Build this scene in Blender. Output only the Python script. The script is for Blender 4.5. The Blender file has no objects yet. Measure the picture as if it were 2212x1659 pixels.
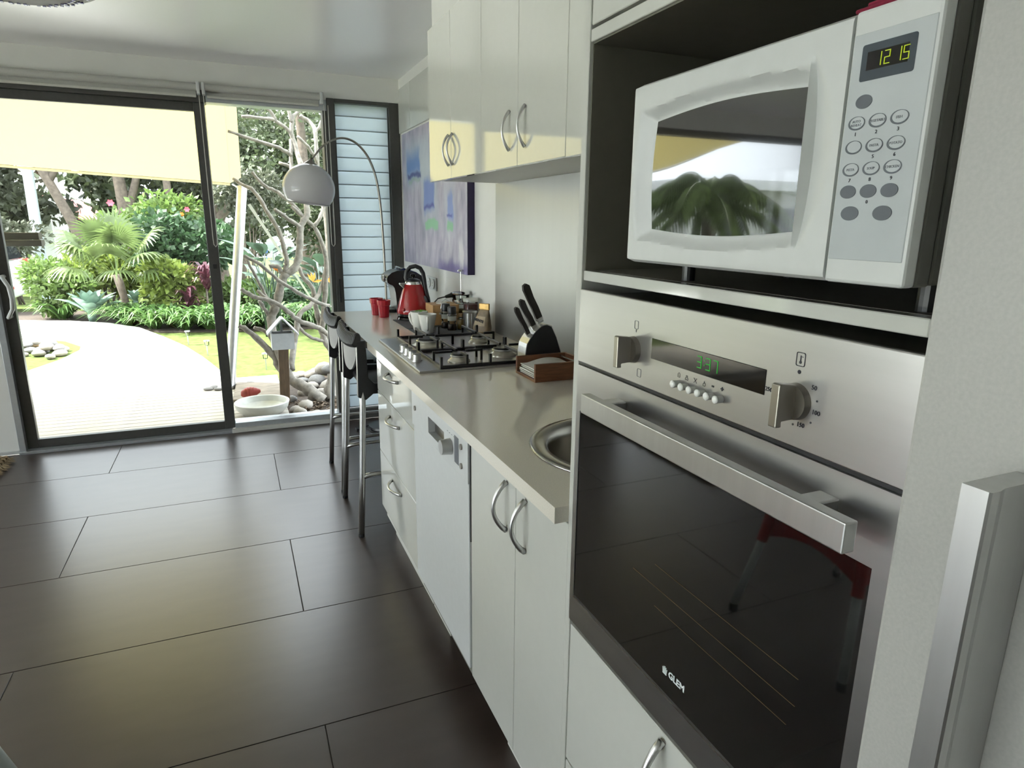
import bpy, bmesh, math, random
from mathutils import Vector, Matrix, Euler
random.seed(7)
PI = math.pi
S = bpy.context.scene
COL = S.collection

# ------------------------------------------------------------------ camera, sky, sun, exposure
F_PX = 1398.71
cam_d = bpy.data.cameras.new('camera'); cam = bpy.data.objects.new('camera', cam_d); COL.objects.link(cam)
cam_d.sensor_fit = 'HORIZONTAL'; cam_d.sensor_width = 36.0; cam_d.lens = F_PX / 2212 * 36.0
cam_d.clip_start = 0.02; cam_d.clip_end = 300
YAW, PITCH, ROLL = 0.402343, 0.242313, 0.0104174
_f = Vector((math.sin(YAW) * math.cos(PITCH), math.cos(YAW) * math.cos(PITCH), -math.sin(PITCH)))
_r0 = Vector((math.cos(YAW), -math.sin(YAW), 0)); _u0 = _r0.cross(_f)
_r = _r0 * math.cos(ROLL) + _u0 * math.sin(ROLL); _u = -_r0 * math.sin(ROLL) + _u0 * math.cos(ROLL)
cam.matrix_world = Matrix(((_r.x, _u.x, -_f.x, 0), (_r.y, _u.y, -_f.y, 0), (_r.z, _u.z, -_f.z, 1.4), (0, 0, 0, 1)))
S.camera = cam

world = bpy.data.worlds.new('overcast_sky'); S.world = world; world.use_nodes = True
bg = world.node_tree.nodes['Background']
bg.inputs[0].default_value = (0.88, 0.94, 1.0, 1); bg.inputs[1].default_value = 2.3

sun_d = bpy.data.lights.new('sun', 'SUN'); sun_d.energy = 8.0; sun_d.angle = math.radians(12); sun_d.color = (1, 0.96, 0.88)
sun = bpy.data.objects.new('sun', sun_d); COL.objects.link(sun)
sun.rotation_euler = Vector((-0.60, 0.10, 0.80)).to_track_quat('Z', 'Y').to_euler()

S.view_settings.view_transform = 'Standard'; S.view_settings.look = 'None'
S.view_settings.exposure = 1.90; S.view_settings.gamma = 1.0
S.view_settings.use_curve_mapping = False
S.cycles.use_denoising = True
S.cycles.max_bounces = 10; S.cycles.diffuse_bounces = 6; S.cycles.glossy_bounces = 5
S.cycles.transmission_bounces = 6; S.cycles.transparent_max_bounces = 16
S.cycles.sample_clamp_indirect = 8.0
S.cycles.caustics_reflective = False; S.cycles.caustics_refractive = False

# ------------------------------------------------------------------ materials
def newmat(name):
    m = bpy.data.materials.new(name); m.use_nodes = True
    nt = m.node_tree
    return m, nt, nt.nodes['Principled BSDF']

def pm(name, col, rough=0.5, metal=0.0, spec=0.5, noise=0.0, scale=40.0, bump=0.0, stretch=None, coat=0.0, trans=0.0, emit=None, estr=1.0, alpha=1.0, ior=None):
    """plain surface; noise varies its colour a little, bump gives fine relief"""
    m, nt, p = newmat(name)
    p.inputs['Base Color'].default_value = (*col, 1); p.inputs['Roughness'].default_value = rough
    p.inputs['Metallic'].default_value = metal; p.inputs['Specular IOR Level'].default_value = spec
    p.inputs['Coat Weight'].default_value = coat; p.inputs['Coat Roughness'].default_value = 0.05
    p.inputs['Transmission Weight'].default_value = trans; p.inputs['Alpha'].default_value = alpha
    if ior: p.inputs['IOR'].default_value = ior
    if emit: p.inputs['Emission Color'].default_value = (*emit, 1); p.inputs['Emission Strength'].default_value = estr
    if noise or bump:
        tc = nt.nodes.new('ShaderNodeTexCoord'); mp = nt.nodes.new('ShaderNodeMapping')
        nz = nt.nodes.new('ShaderNodeTexNoise'); nz.inputs['Scale'].default_value = scale; nz.inputs['Detail'].default_value = 5
        if stretch: mp.inputs['Scale'].default_value = stretch
        nt.links.new(tc.outputs['Object'], mp.inputs[0]); nt.links.new(mp.outputs[0], nz.inputs['Vector'])
        if noise:
            r = nt.nodes.new('ShaderNodeValToRGB')
            r.color_ramp.elements[0].position = 0.3; r.color_ramp.elements[1].position = 0.7
            r.color_ramp.elements[0].color = (*[c * (1 - noise) for c in col], 1)
            r.color_ramp.elements[1].color = (*[min(1, c * (1 + noise)) for c in col], 1)
            nt.links.new(nz.outputs['Fac'], r.inputs[0]); nt.links.new(r.outputs[0], p.inputs['Base Color'])
        if bump:
            b = nt.nodes.new('ShaderNodeBump'); b.inputs['Strength'].default_value = bump; b.inputs['Distance'].default_value = 0.002
            nt.links.new(nz.outputs['Fac'], b.inputs['Height']); nt.links.new(b.outputs[0], p.inputs['Normal'])
    return m

def glassmat(name, tint=(1, 1, 1), rough=0.0, ior=1.45):
    m = bpy.data.materials.new(name); m.use_nodes = True; nt = m.node_tree; nt.nodes.clear()
    o = nt.nodes.new('ShaderNodeOutputMaterial'); t = nt.nodes.new('ShaderNodeBsdfTransparent'); g = nt.nodes.new('ShaderNodeBsdfGlossy')
    t.inputs[0].default_value = (*tint, 1); g.inputs['Roughness'].default_value = rough
    fr = nt.nodes.new('ShaderNodeFresnel'); fr.inputs[0].default_value = ior
    mx = nt.nodes.new('ShaderNodeMixShader')
    nt.links.new(fr.outputs[0], mx.inputs[0]); nt.links.new(t.outputs[0], mx.inputs[1]); nt.links.new(g.outputs[0], mx.inputs[2])
    nt.links.new(mx.outputs[0], o.inputs[0]); return m

def thinmat(name, col, trans_col=None, fac=0.5, rough=0.6):
    """thin sheet that lets diffuse light through (cloth, leaf, frosted blade)"""
    m = bpy.data.materials.new(name); m.use_nodes = True; nt = m.node_tree; p = nt.nodes['Principled BSDF']
    p.inputs['Base Color'].default_value = (*col, 1); p.inputs['Roughness'].default_value = rough
    o = nt.nodes['Material Output']; t = nt.nodes.new('ShaderNodeBsdfTranslucent'); t.inputs[0].default_value = (*(trans_col or col), 1)
    mx = nt.nodes.new('ShaderNodeMixShader'); mx.inputs[0].default_value = fac
    nt.links.new(p.outputs[0], mx.inputs[1]); nt.links.new(t.outputs[0], mx.inputs[2]); nt.links.new(mx.outputs[0], o.inputs[0])
    return m

def leafmat(name, col, var=0.35, fac=0.3, scale=6.0, rough=0.55):
    m = thinmat(name, col, None, fac, rough); nt = m.node_tree; p = nt.nodes['Principled BSDF']
    tc = nt.nodes.new('ShaderNodeTexCoord'); nz = nt.nodes.new('ShaderNodeTexNoise'); nz.inputs['Scale'].default_value = scale; nz.inputs['Detail'].default_value = 4
    r = nt.nodes.new('ShaderNodeValToRGB'); r.color_ramp.elements[0].position = 0.32; r.color_ramp.elements[1].position = 0.68
    r.color_ramp.elements[0].color = (*[c * (1 - var) for c in col], 1); r.color_ramp.elements[1].color = (*[min(1, c * (1 + var)) for c in col], 1)
    nt.links.new(tc.outputs['Object'], nz.inputs['Vector']); nt.links.new(nz.outputs['Fac'], r.inputs[0])
    nt.links.new(r.outputs[0], p.inputs['Base Color'])
    for n in nt.nodes:
        if n.type == 'BSDF_TRANSLUCENT': nt.links.new(r.outputs[0], n.inputs[0])
    return m

M = {}
M['wall'] = pm('wall_paint', (0.76, 0.76, 0.73), 0.55, noise=0.02, scale=8, bump=0.02)
M['ceil'] = pm('ceiling_paint', (0.92, 0.92, 0.93), 0.28, spec=0.8, bump=0.01, scale=120)
M['tile'] = pm('dark_porcelain', (0.048, 0.034, 0.030), 0.31, spec=0.7, noise=0.12, scale=5, bump=0.012, stretch=(1, 3.5, 1))
M['grout'] = pm('tile_grout', (0.05, 0.042, 0.038), 0.8, noise=0.2)
M['gloss'] = pm('white_gloss_laminate', (0.575, 0.58, 0.535), 0.05, spec=0.5, noise=0.01)
M['carc'] = pm('white_melamine', (0.60, 0.60, 0.55), 0.4, noise=0.02)
M['stone'] = pm('quartz_worktop', (0.74, 0.70, 0.61), 0.12, spec=0.5, noise=0.06, scale=400)
M['steel'] = pm('brushed_steel', (0.47, 0.465, 0.46), 0.30, 1.0, noise=0.03, scale=60, bump=0.008, stretch=(1, 0.02, 1))
M['steelv'] = pm('brushed_steel_upright', (0.38, 0.38, 0.365), 0.40, 1.0, noise=0.015, scale=30, stretch=(1, 1, 0.02))
M['satingrey'] = pm('satin_grey_plastic', (0.34, 0.34, 0.34), 0.6, spec=0.15, noise=0.03)
M['chrome'] = pm('polished_metal', (0.75, 0.75, 0.75), 0.12, 1.0)
M['alu'] = pm('satin_aluminium', (0.56, 0.56, 0.55), 0.33, 1.0, noise=0.04, scale=80, stretch=(1, 1, 0.05))
M['darksteel'] = pm('dark_satin_metal', (0.33, 0.31, 0.27), 0.28, 1.0)
M['bronze'] = pm('dark_bronze_frame', (0.065, 0.065, 0.060), 0.38, spec=0.5, noise=0.08, scale=50)
M['alframe'] = pm('grey_aluminium_sill', (0.50, 0.53, 0.56), 0.35, 0.6, noise=0.05, scale=40)
M['black'] = pm('black_plastic', (0.012, 0.012, 0.014), 0.35, noise=0.2, scale=60)
M['blackgl'] = pm('black_gloss_plastic', (0.008, 0.008, 0.010), 0.10, noise=0.1)
M['rubber'] = pm('black_rubber', (0.014, 0.014, 0.015), 0.32, noise=0.2)
M['cast'] = pm('black_enamel_iron', (0.018, 0.018, 0.020), 0.32, noise=0.15, scale=90, bump=0.05)
M['ovenglass'] = pm('black_oven_glass', (0.006, 0.006, 0.006), 0.03, spec=0.5, noise=0.1, ior=2.1)
M['dispglass'] = pm('black_display_glass', (0.004, 0.004, 0.004), 0.06, spec=0.5, noise=0.1)
M['amber'] = pm('dull_amber_reflection', (0.10, 0.058, 0.018), 0.5, 0.3, noise=0.1)
M['white'] = pm('white_plastic', (0.62, 0.635, 0.63), 0.32, noise=0.02)
M['mw'] = pm('microwave_white_plastic', (0.60, 0.615, 0.60), 0.38, noise=0.02)
M['mwpanel'] = pm('control_film', (0.50, 0.53, 0.54), 0.10, noise=0.02)
M['mwbtn'] = pm('grey_button', (0.10, 0.11, 0.125), 0.3, noise=0.1)
M['mwdark'] = pm('grey_metal_casing_shade', (0.16, 0.16, 0.14), 0.45, noise=0.05)  # on the microwave casing this dark grey stands for niche shade
M['ink'] = pm('printed_ink', (0.02, 0.02, 0.03), 0.6, noise=0.1)
M['inkgrey'] = pm('printed_grey_ink', (0.16, 0.17, 0.19), 0.6, noise=0.1)
M['inkwhite'] = pm('printed_white_ink', (0.75, 0.80, 0.80), 0.5, noise=0.05)
M['green_led'] = pm('green_led', (0.0, 0.05, 0.0), 0.4, emit=(0.05, 1.0, 0.08), estr=0.09)
M['yellow_led'] = pm('yellow_led', (0.05, 0.05, 0.0), 0.4, emit=(0.65, 0.85, 0.02), estr=0.16)
M['redgl'] = pm('red_gloss_enamel', (0.36, 0.012, 0.014), 0.12, coat=0.3, noise=0.05)
M['redmug'] = pm('red_glazed_ceramic', (0.42, 0.020, 0.035), 0.22, noise=0.06)
M['redpl'] = pm('red_plastic', (0.36, 0.012, 0.012), 0.35, noise=0.05)
M['porc'] = pm('white_porcelain', (0.80, 0.80, 0.76), 0.15, noise=0.02)
M['bamboo'] = pm('bamboo_wood', (0.50, 0.30, 0.13), 0.5, noise=0.25, scale=18, stretch=(1, 8, 1))
M['walnut'] = pm('red_brown_wood', (0.16, 0.065, 0.030), 0.38, noise=0.4, scale=14, stretch=(1, 1, 9), bump=0.05)
M['paper'] = pm('paper_napkin', (0.80, 0.79, 0.72), 0.9, noise=0.03, bump=0.1, scale=80)
M['clear'] = glassmat('clear_glass', (0.96, 0.98, 0.97), 0.0, 1.45)
M['pane'] = glassmat('window_glass', (0.97, 0.985, 0.98), 0.0, 1.38)
M['frost'] = thinmat('frosted_louvre_glass', (0.80, 0.85, 0.87), (0.60, 0.66, 0.69), 0.55, 0.25)
M['frostedge'] = thinmat('green_glass_edge', (0.52, 0.58, 0.60), (0.36, 0.42, 0.44), 0.4, 0.25)
M['sail'] = thinmat('cream_shade_cloth', (0.22, 0.19, 0.090), (0.27, 0.228, 0.088), 0.60, 0.9)
M['sailhem'] = thinmat('cream_shade_hem', (0.25, 0.225, 0.15), (0.24, 0.21, 0.12), 0.35, 0.9)
M['opal'] = thinmat('opal_shade_plastic', (0.72, 0.71, 0.72), (0.80, 0.79, 0.80), 0.28, 0.14)
M['blind'] = pm('blind_fabric', (0.50, 0.50, 0.47), 0.8, noise=0.04, scale=200)
M['coffee'] = pm('coffee_grounds', (0.035, 0.018, 0.010), 0.8, noise=0.3, scale=200)
M['spice'] = pm('amber_contents', (0.42, 0.26, 0.06), 0.7, noise=0.35, scale=120)
M['jam'] = pm('dark_red_contents', (0.12, 0.012, 0.010), 0.35, noise=0.2)
M['mat'] = pm('woven_grey_mat', (0.075, 0.085, 0.10), 0.7, noise=0.35, scale=260, bump=0.4)
M['leafbright'] = leafmat('herb_leaf', (0.16, 0.42, 0.04))
M['concrete'] = pm('pale_concrete', (0.74, 0.73, 0.70), 0.85, noise=0.06, scale=9, bump=0.15)
M['sinksteel'] = pm('sink_steel', (0.42, 0.41, 0.38), 0.22, 1.0, noise=0.04, scale=80)
M['cavity'] = pm('niche_shade_olive', (0.15, 0.145, 0.115), 0.5, noise=0.05)  # shade of the unlit niche put into a dark colour

# ------------------------------------------------------------------ builders
WM = {}
def thing(name, label, cat, loc=(0, 0, 0), rotz=0.0, group=None, kind=None):
    o = bpy.data.objects.new(name, None); COL.objects.link(o); o.empty_display_size = 0.05
    o.location = loc; o.rotation_euler = (0, 0, rotz); o['label'] = label; o['category'] = cat
    if group: o['group'] = group
    if kind: o['kind'] = kind
    WM[o] = Matrix.Translation(loc) @ Matrix.Rotation(rotz, 4, 'Z')
    return o

def tag(o, label, cat, group=None, kind=None):
    o['label'] = label; o['category'] = cat
    if group: o['group'] = group
    if kind: o['kind'] = kind
    return o

def obj(name, bm, mat, parent=None, smooth=False, local=False, kind=None, label=None):
    """link a bmesh as one mesh object; world coordinates unless local"""
    me = bpy.data.meshes.new(name)
    if smooth is True:
        for f in bm.faces: f.smooth = True
    bm.normal_update(); bm.to_mesh(me); bm.free()
    if isinstance(mat, (list, tuple)):
        for k in mat: me.materials.append(M[k])
    else:
        me.materials.append(M[mat] if isinstance(mat, str) else mat)
    o = bpy.data.objects.new(name, me); COL.objects.link(o)
    if smooth == 'auto':
        for p in me.polygons: p.use_smooth = True
        try: me.set_sharp_from_angle(angle=math.radians(38))
        except Exception: pass
    if parent is not None:
        o.parent = parent
        if not local: o.matrix_parent_inverse = WM.get(parent, Matrix()).inverted()
    if kind: o['kind'] = kind
    if label: o['label'] = label
    return o

def struct(name, bm, mat, parent=None, smooth=False, label=None):
    o = obj(name, bm, mat, parent, smooth)
    if parent is None: o['kind'] = 'structure'
    if label: o['label'] = label
    return o

def sgroup(name, loc=(0, 0, 0), label=None):
    o = bpy.data.objects.new(name, None); COL.objects.link(o); o.empty_display_size = 0.05; o['kind'] = 'structure'
    if label: o['label'] = label
    o.location = loc; WM[o] = Matrix.Translation(loc); return o

def copy_tree(o, parent=None):
    c = o.copy(); COL.objects.link(c); c.parent = parent
    for ch in list(o.children): copy_tree(ch, c)
    return c

def B(): return bmesh.new()

def box(bm, x0, x1, y0, y1, z0, z1, bev=0.0, seg=2):
    b = bmesh.new()
    bmesh.ops.create_cube(b, size=1.0)
    for v in b.verts:
        v.co.x = x0 if v.co.x < 0 else x1; v.co.y = y0 if v.co.y < 0 else y1; v.co.z = z0 if v.co.z < 0 else z1
    if bev > 0:
        bmesh.ops.bevel(b, geom=list(b.edges), offset=bev, segments=seg, profile=0.5, affect='EDGES')
    join(bm, b); return bm

def join(bm, b, mat=None):
    me = bpy.data.meshes.new('tmp'); b.to_mesh(me); b.free()
    if mat is not None: me.transform(mat)
    bm.from_mesh(me); bpy.data.meshes.remove(me)
    return bm

def cyl(bm, p0, p1, r0, r1=None, seg=20, cap=True):
    p0 = Vector(p0); p1 = Vector(p1); d = p1 - p0
    b = bmesh.new()
    bmesh.ops.create_cone(b, cap_ends=cap, cap_tris=False, segments=seg, radius1=r0, radius2=r0 if r1 is None else r1, depth=d.length)
    q = Vector((0, 0, 1)).rotation_difference(d.normalized()).to_matrix().to_4x4()
    join(bm, b, Matrix.Translation((p0 + p1) / 2) @ q); return bm

def tube(bm, pts, r, seg=10, closed=False, cap=True):
    """round tube along points; r is a number or one radius per point"""
    P = [Vector(p) for p in pts]; n = len(P)
    rr = r if isinstance(r, (list, tuple)) else [r] * n
    ring = []; prevn = None
    for i in range(n):
        if closed: t = (P[(i + 1) % n] - P[i - 1])
        else: t = (P[min(i + 1, n - 1)] - P[max(i - 1, 0)])
        t.normalize()
        if prevn is None:
            a = Vector((0, 0, 1)) if abs(t.z) < 0.9 else Vector((1, 0, 0))
            nrm = t.cross(a).normalized()
        else:
            nrm = prevn - t * prevn.dot(t)
            nrm = nrm.normalized() if nrm.length > 1e-6 else t.orthogonal().normalized()
        prevn = nrm; bn = t.cross(nrm)
        ring.append([bm.verts.new(P[i] + (nrm * math.cos(2 * PI * k / seg) + bn * math.sin(2 * PI * k / seg)) * rr[i]) for k in range(seg)])
    m = n if closed else n - 1
    for i in range(m):
        a = ring[i]; c = ring[(i + 1) % n]
        for k in range(seg): bm.faces.new((a[k], a[(k + 1) % seg], c[(k + 1) % seg], c[k]))
    if cap and not closed:
        bm.faces.new(list(reversed(ring[0]))); bm.faces.new(ring[-1])
    return bm

def lathe(bm, prof, cx=0, cy=0, cz=0, seg=32, mat=None):
    """surface of revolution about z; prof is [(r, z)...]"""
    b = bmesh.new(); rings = []
    for (r, z) in prof:
        if r < 1e-6: rings.append([b.verts.new((cx, cy, cz + z))])
        else: rings.append([b.verts.new((cx + r * math.cos(2 * PI * k / seg), cy + r * math.sin(2 * PI * k / seg), cz + z)) for k in range(seg)])
    for a, c in zip(rings, rings[1:]):
        for k in range(seg):
            k2 = (k + 1) % seg
            if len(a) == 1 and len(c) == 1: continue
            if len(a) == 1: b.faces.new((a[0], c[k2], c[k]))
            elif len(c) == 1: b.faces.new((a[k], a[k2], c[0]))
            else: b.faces.new((a[k], a[k2], c[k2], c[k]))
    bmesh.ops.recalc_face_normals(b, faces=list(b.faces))
    join(bm, b, mat); return bm

def prism(bm, poly, axis, a0, a1, bev=0.0):
    """extrude a polygon given in the two other axes along axis ('x','y','z')"""
    def P(u, v, w):
        return {'x': (w, u, v), 'y': (u, w, v), 'z': (u, v, w)}[axis]
    b = bmesh.new(); n = len(poly)
    A = [b.verts.new(P(u, v, a0)) for u, v in poly]; C = [b.verts.new(P(u, v, a1)) for u, v in poly]
    b.faces.new(A); b.faces.new(list(reversed(C)))
    for i in range(n): b.faces.new((A[i], C[i], C[(i + 1) % n], A[(i + 1) % n]))
    bmesh.ops.recalc_face_normals(b, faces=list(b.faces))
    if bev:
        bmesh.ops.bevel(b, geom=list(b.edges), offset=bev, segments=2, profile=0.5, affect='EDGES')
    join(bm, b); return bm

def frame_ring(bm, outer, inner, axis, a0, a1):
    """solid ring between two loops of the same number of points"""
    def P(u, v, w):
        return {'x': (w, u, v), 'y': (u, w, v), 'z': (u, v, w)}[axis]
    b = bmesh.new(); n = len(outer)
    o0 = [b.verts.new(P(u, v, a0)) for u, v in outer]; o1 = [b.verts.new(P(u, v, a1)) for u, v in outer]
    i0 = [b.verts.new(P(u, v, a0)) for u, v in inner]; i1 = [b.verts.new(P(u, v, a1)) for u, v in inner]
    for k in range(n):
        q = (k + 1) % n
        b.faces.new((o0[k], o0[q], i0[q], i0[k])); b.faces.new((o1[k], i1[k], i1[q], o1[q]))
        b.faces.new((o0[k], o1[k], o1[q], o0[q])); b.faces.new((i0[k], i0[q], i1[q], i1[k]))
    bmesh.ops.recalc_face_normals(b, faces=list(b.faces))
    join(bm, b); return bm

def rect(u0, u1, v0, v1): return [(u0, v0), (u1, v0), (u1, v1), (u0, v1)]

def rrect(u0, u1, v0, v1, r, n=5):
    out = []
    for cx, cy, a in ((u1 - r, v0 + r, -90), (u1 - r, v1 - r, 0), (u0 + r, v1 - r, 90), (u0 + r, v0 + r, 180)):
        for k in range(n + 1):
            t = math.radians(a + 90 * k / n); out.append((cx + r * math.cos(t), cy + r * math.sin(t)))
    return out

def text(name, s, size, loc, parent, mat='ink', extrude=0.0003, align='CENTER', yscale=1.0, facing='-x', bold=0.0):
    """flat print on a surface facing -x (reading towards -y)"""
    c = bpy.data.curves.new(name, 'FONT'); c.body = s; c.size = size; c.extrude = extrude; c.align_x = align; c.align_y = 'CENTER'
    c.offset = bold; c.resolution_u = 2
    tmp = bpy.data.objects.new('tmp_text', c); COL.objects.link(tmp)
    dg = bpy.context.evaluated_depsgraph_get()
    me = bpy.data.meshes.new_from_object(tmp.evaluated_get(dg)); bpy.data.objects.remove(tmp); bpy.data.curves.remove(c)
    me.materials.append(M[mat])
    R = Matrix(((0, 0, -1, 0), (-1, 0, 0, 0), (0, yscale, 0, 0), (0, 0, 0, 1)))      # x -> -y, y -> z, z -> -x
    me.transform(Matrix.Translation(loc) @ R); me.name = name
    o = bpy.data.objects.new(name, me); COL.objects.link(o)
    if parent is not None:
        o.parent = parent; o.matrix_parent_inverse = WM.get(parent, Matrix()).inverted()
    return o

SEG = {'0': 'abcdef', '1': 'bc', '2': 'abged', '3': 'abgcd', '4': 'fgbc', '5': 'afgcd', '6': 'afgedc', '7': 'abc', '8': 'abcdefg', '9': 'abcdfg'}
def digits(bm, s, y, z, w, h, t, x, gap):
    """seven-segment clock on a face that looks to -x; y runs down as the text is read"""
    for ch in s:
        if ch == ':':
            for zz in (z + h * 0.3, z + h * 0.7): box(bm, x - 0.0004, x, y - t, y, zz, zz + t)
            y -= gap * 0.55; continue
        L = {'a': (0, w, h - t, h), 'd': (0, w, 0, t), 'g': (0, w, h / 2 - t / 2, h / 2 + t / 2), 'f': (0, t, h / 2, h), 'e': (0, t, 0, h / 2), 'b': (w - t, w, h / 2, h), 'c': (w - t, w, 0, h / 2)}
        for k in SEG[ch]:
            a, b_, c, d = L[k]; g = t * 0.12
            box(bm, x - 0.0004, x, y - b_ + g, y - a - g, z + c + g, z + d - g)
        y -= w + gap
# ================================================================== ROOM SHELL
XR, YW, ZC = 1.12, 4.634, 2.33            # right wall, window wall, ceiling
XL, YB = -5.6, -3.0
fl = struct('floor', box(B(), XL, XR, YB, YW - 0.01, -0.12, -0.003), 'grout', label='dark brown large format tiled floor')
TL, TW = 1.77, 0.605
tile_meshes = {}
def floor_tile(x0, x1, y0, y1):
    x0 = max(x0, XL); x1 = min(x1, XR); y1 = min(y1, YW - 0.035); y0 = max(y0, YB)
    if x1 - x0 < 0.02 or y1 - y0 < 0.02: return
    g = 0.0016
    o = obj('tile', box(B(), x0 + g, x1 - g, y0 + g, y1 - g, -0.003, 0.0, 0.0008, 1), 'tile', fl)
for k in range(-8, 5):
    y0 = 1.648 + TW * k
    off = 0.13 if k % 2 == 1 else -0.755
    x = off - TL * 4
    while x < XR:
        floor_tile(x, x + TL, y0, y0 + TW); x += TL

struct('ceiling', box(B(), XL, XR + 0.13, YB, YW + 0.15, ZC, ZC + 0.10), 'ceil', label='white satin painted flat ceiling')
struct('roof', box(B(), XL - 0.4, XR + 0.6, YB - 0.3, 5.05, ZC + 0.11, ZC + 0.25), M['wall'])  # unseen slab added over the room to block the sun
struct('wall_right', box(B(), XR, XR + 0.13, YB, YW + 0.15, 0, ZC), 'wall')
HB = 2.168
wf = B()
box(wf, XL, XR, YW, YW + 0.15, HB, ZC); box(wf, -1.95, -1.302, YW, YW + 0.15, 0, HB); box(wf, XL, -5.3, YW, YW + 0.15, 0, HB)
struct('wall_front', wf, 'wall')
wl = B()
box(wl, XL - 0.13, XL, YB, YW + 0.15, 2.15, ZC); box(wl, XL - 0.13, XL, YB, -2.2, 0, 2.15); box(wl, XL - 0.13, XL, 4.2, YW + 0.15, 0, 2.15)
box(wl, XL - 0.13, XL, -2.2, 4.2, 0, 0.06)
struct('wall_left', wl, 'wall')
struct('wall_back', box(B(), XL, XR, YB - 0.13, YB, 0, ZC), 'wall')
struct('baseboard_front', box(B(), -1.95, -1.305, YW - 0.012, YW, 0, 0.022, 0.002), 'white')

def plain_window(name, axis, a0, a1, z0, z1, c, n):
    """wide glazed opening of n sashes; axis is the direction it runs"""
    w = sgroup(name)
    t = 0.05
    def bxx(u0, u1, v0, v1, d0, d1, nm, m):
        b = B()
        if axis == 'x': box(b, u0, u1, c + d0, c + d1, v0, v1)
        else: box(b, c + d0, c + d1, u0, u1, v0, v1)
        obj(nm, b, m, w)
    bxx(a0, a1, z0, z0 + t, 0, 0.08, 'window_sill', 'bronze'); bxx(a0, a1, z1 - t, z1, 0, 0.08, 'window_head', 'bronze')
    L = (a1 - a0) / n
    for i in range(n + 1):
        u = a0 + L * i
        u0 = max(a0, u - t / 2); u1 = min(a1, u + t / 2)
        bxx(u0, u1, z0 + t, z1 - t, 0, 0.08, 'mullion', 'bronze')
        if i < n: bxx(u + t / 2, u + L - t / 2, z0 + t, z1 - t, 0.035, 0.041, 'pane', 'pane')
    return w
plain_window('window_3', 'x', -5.3, -1.95, 0.0, HB, YW + 0.03, 1)
plain_window('added_side_window', 'y', -2.2, 4.2, 0.06, 2.15, XL - 0.10, 4)  # unseen side window, added to let in more daylight

# ---- sliding door
d1 = sgroup('door_1', label='dark framed glazed sliding door onto the deck')
obj('jamb', box(B(), -1.302, -1.268, YW - 0.02, YW + 0.11, 0.012, HB, 0.002), M['alframe'], d1)
obj('head', box(B(), -1.302, -0.075, YW - 0.005, YW + 0.11, 2.098, HB, 0.002), 'bronze', d1)
obj('track', box(B(), -1.302, -0.10, YW - 0.035, YW + 0.11, -0.002, 0.016, 0.002), 'alframe', d1, label='pale aluminium floor track')
obj('stile', box(B(), -1.272, -1.211, YW + 0.02, YW + 0.06, 0.018, 2.10, 0.003), 'bronze', d1)
obj('stile', box(B(), -0.147, -0.083, YW + 0.02, YW + 0.06, 0.018, 2.10, 0.003), 'bronze', d1)
obj('rail', box(B(), -1.211, -0.147, YW + 0.02, YW + 0.06, 0.018, 0.072, 0.003), 'bronze', d1)
obj('rail', box(B(), -1.211, -0.147, YW + 0.02, YW + 0.06, 2.048, 2.10, 0.003), 'bronze', d1)
obj('pane', box(B(), -1.213, -0.145, YW + 0.037, YW + 0.043, 0.07, 2.05), 'pane', d1)
hb = tube(B(), [(-1.236, YW + 0.02, 1.075), (-1.236, YW - 0.03, 1.075), (-1.225, YW - 0.045, 1.06), (-1.205, YW - 0.052, 1.02), (-1.20, YW - 0.052, 0.95), (-1.205, YW - 0.052, 0.89), (-1.225, YW - 0.045, 0.855), (-1.236, YW - 0.03, 0.84), (-1.236, YW + 0.02, 0.84)], 0.011, 10)
obj('handle', hb, 'white', d1, True, label='white D-shaped pull handle')
obj('lock', box(B(), -0.125, -0.10, YW + 0.005, YW + 0.022, 1.10, 1.13, 0.002), 'black', d1)

# ---- fixed window beside it
w1 = sgroup('window_1', label='fixed floor to ceiling window beside the sliding door')
obj('sill', box(B(), -0.083, 0.64, YW - 0.012, YW + 0.11, 0.012, 0.060, 0.003), 'alframe', w1)
obj('floor_trim', box(B(), -0.105, 0.66, YW - 0.045, YW - 0.012, 0.0, 0.028, 0.004), M['carc'], w1)
obj('head', box(B(), -0.075, 0.64, YW, YW + 0.11, 2.102, HB, 0.002), M['alframe'], w1)
obj('mullion', box(B(), 0.613, 0.6395, YW - 0.002, YW + 0.11, 0.06, 2.102, 0.002), 'bronze', w1)
obj('pane', box(B(), -0.083, 0.615, YW + 0.057, YW + 0.063, 0.058, 2.104), 'pane', w1)

# ---- louvre window
w2 = sgroup('window_2', label='tall louvre window of frosted glass blades')
obj('frame_jamb', box(B(), 0.640, 0.688, YW - 0.012, YW + 0.11, 0.0, HB + 0.012, 0.003), 'bronze', w2)
obj('frame_jamb', box(B(), 1.047, 1.116, YW - 0.012, YW + 0.11, 0.0, HB + 0.012, 0.003), 'bronze', w2)
obj('frame_head', box(B(), 0.688, 1.047, YW - 0.012, YW + 0.11, 2.157, HB + 0.012, 0.003), 'bronze', w2)
obj('frame_sill', box(B(), 0.688, 1.047, YW - 0.012, YW + 0.11, 0.0, 0.078, 0.003), 'bronze', w2)
lv = None
for i in range(24):
    z = 0.082 + 0.0868 * i
    if lv is None:
        b = B(); prism(b, [(YW + 0.030, 0.0), (YW + 0.036, 0.0), (YW + 0.050, 0.095), (YW + 0.044, 0.095)], 'x', 0.690, 1.045)
        lv = obj('louvre_blade', b, 'frost', w2); lv.location.z = z; le = obj('blade_edge', box(B(), 0.690, 1.045, YW + 0.0285, YW + 0.0298, 0.0, 0.007), 'frostedge', lv)
    else:
        c = lv.copy(); COL.objects.link(c); c.location.z = z; e_ = le.copy(); COL.objects.link(e_); e_.parent = c
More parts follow.
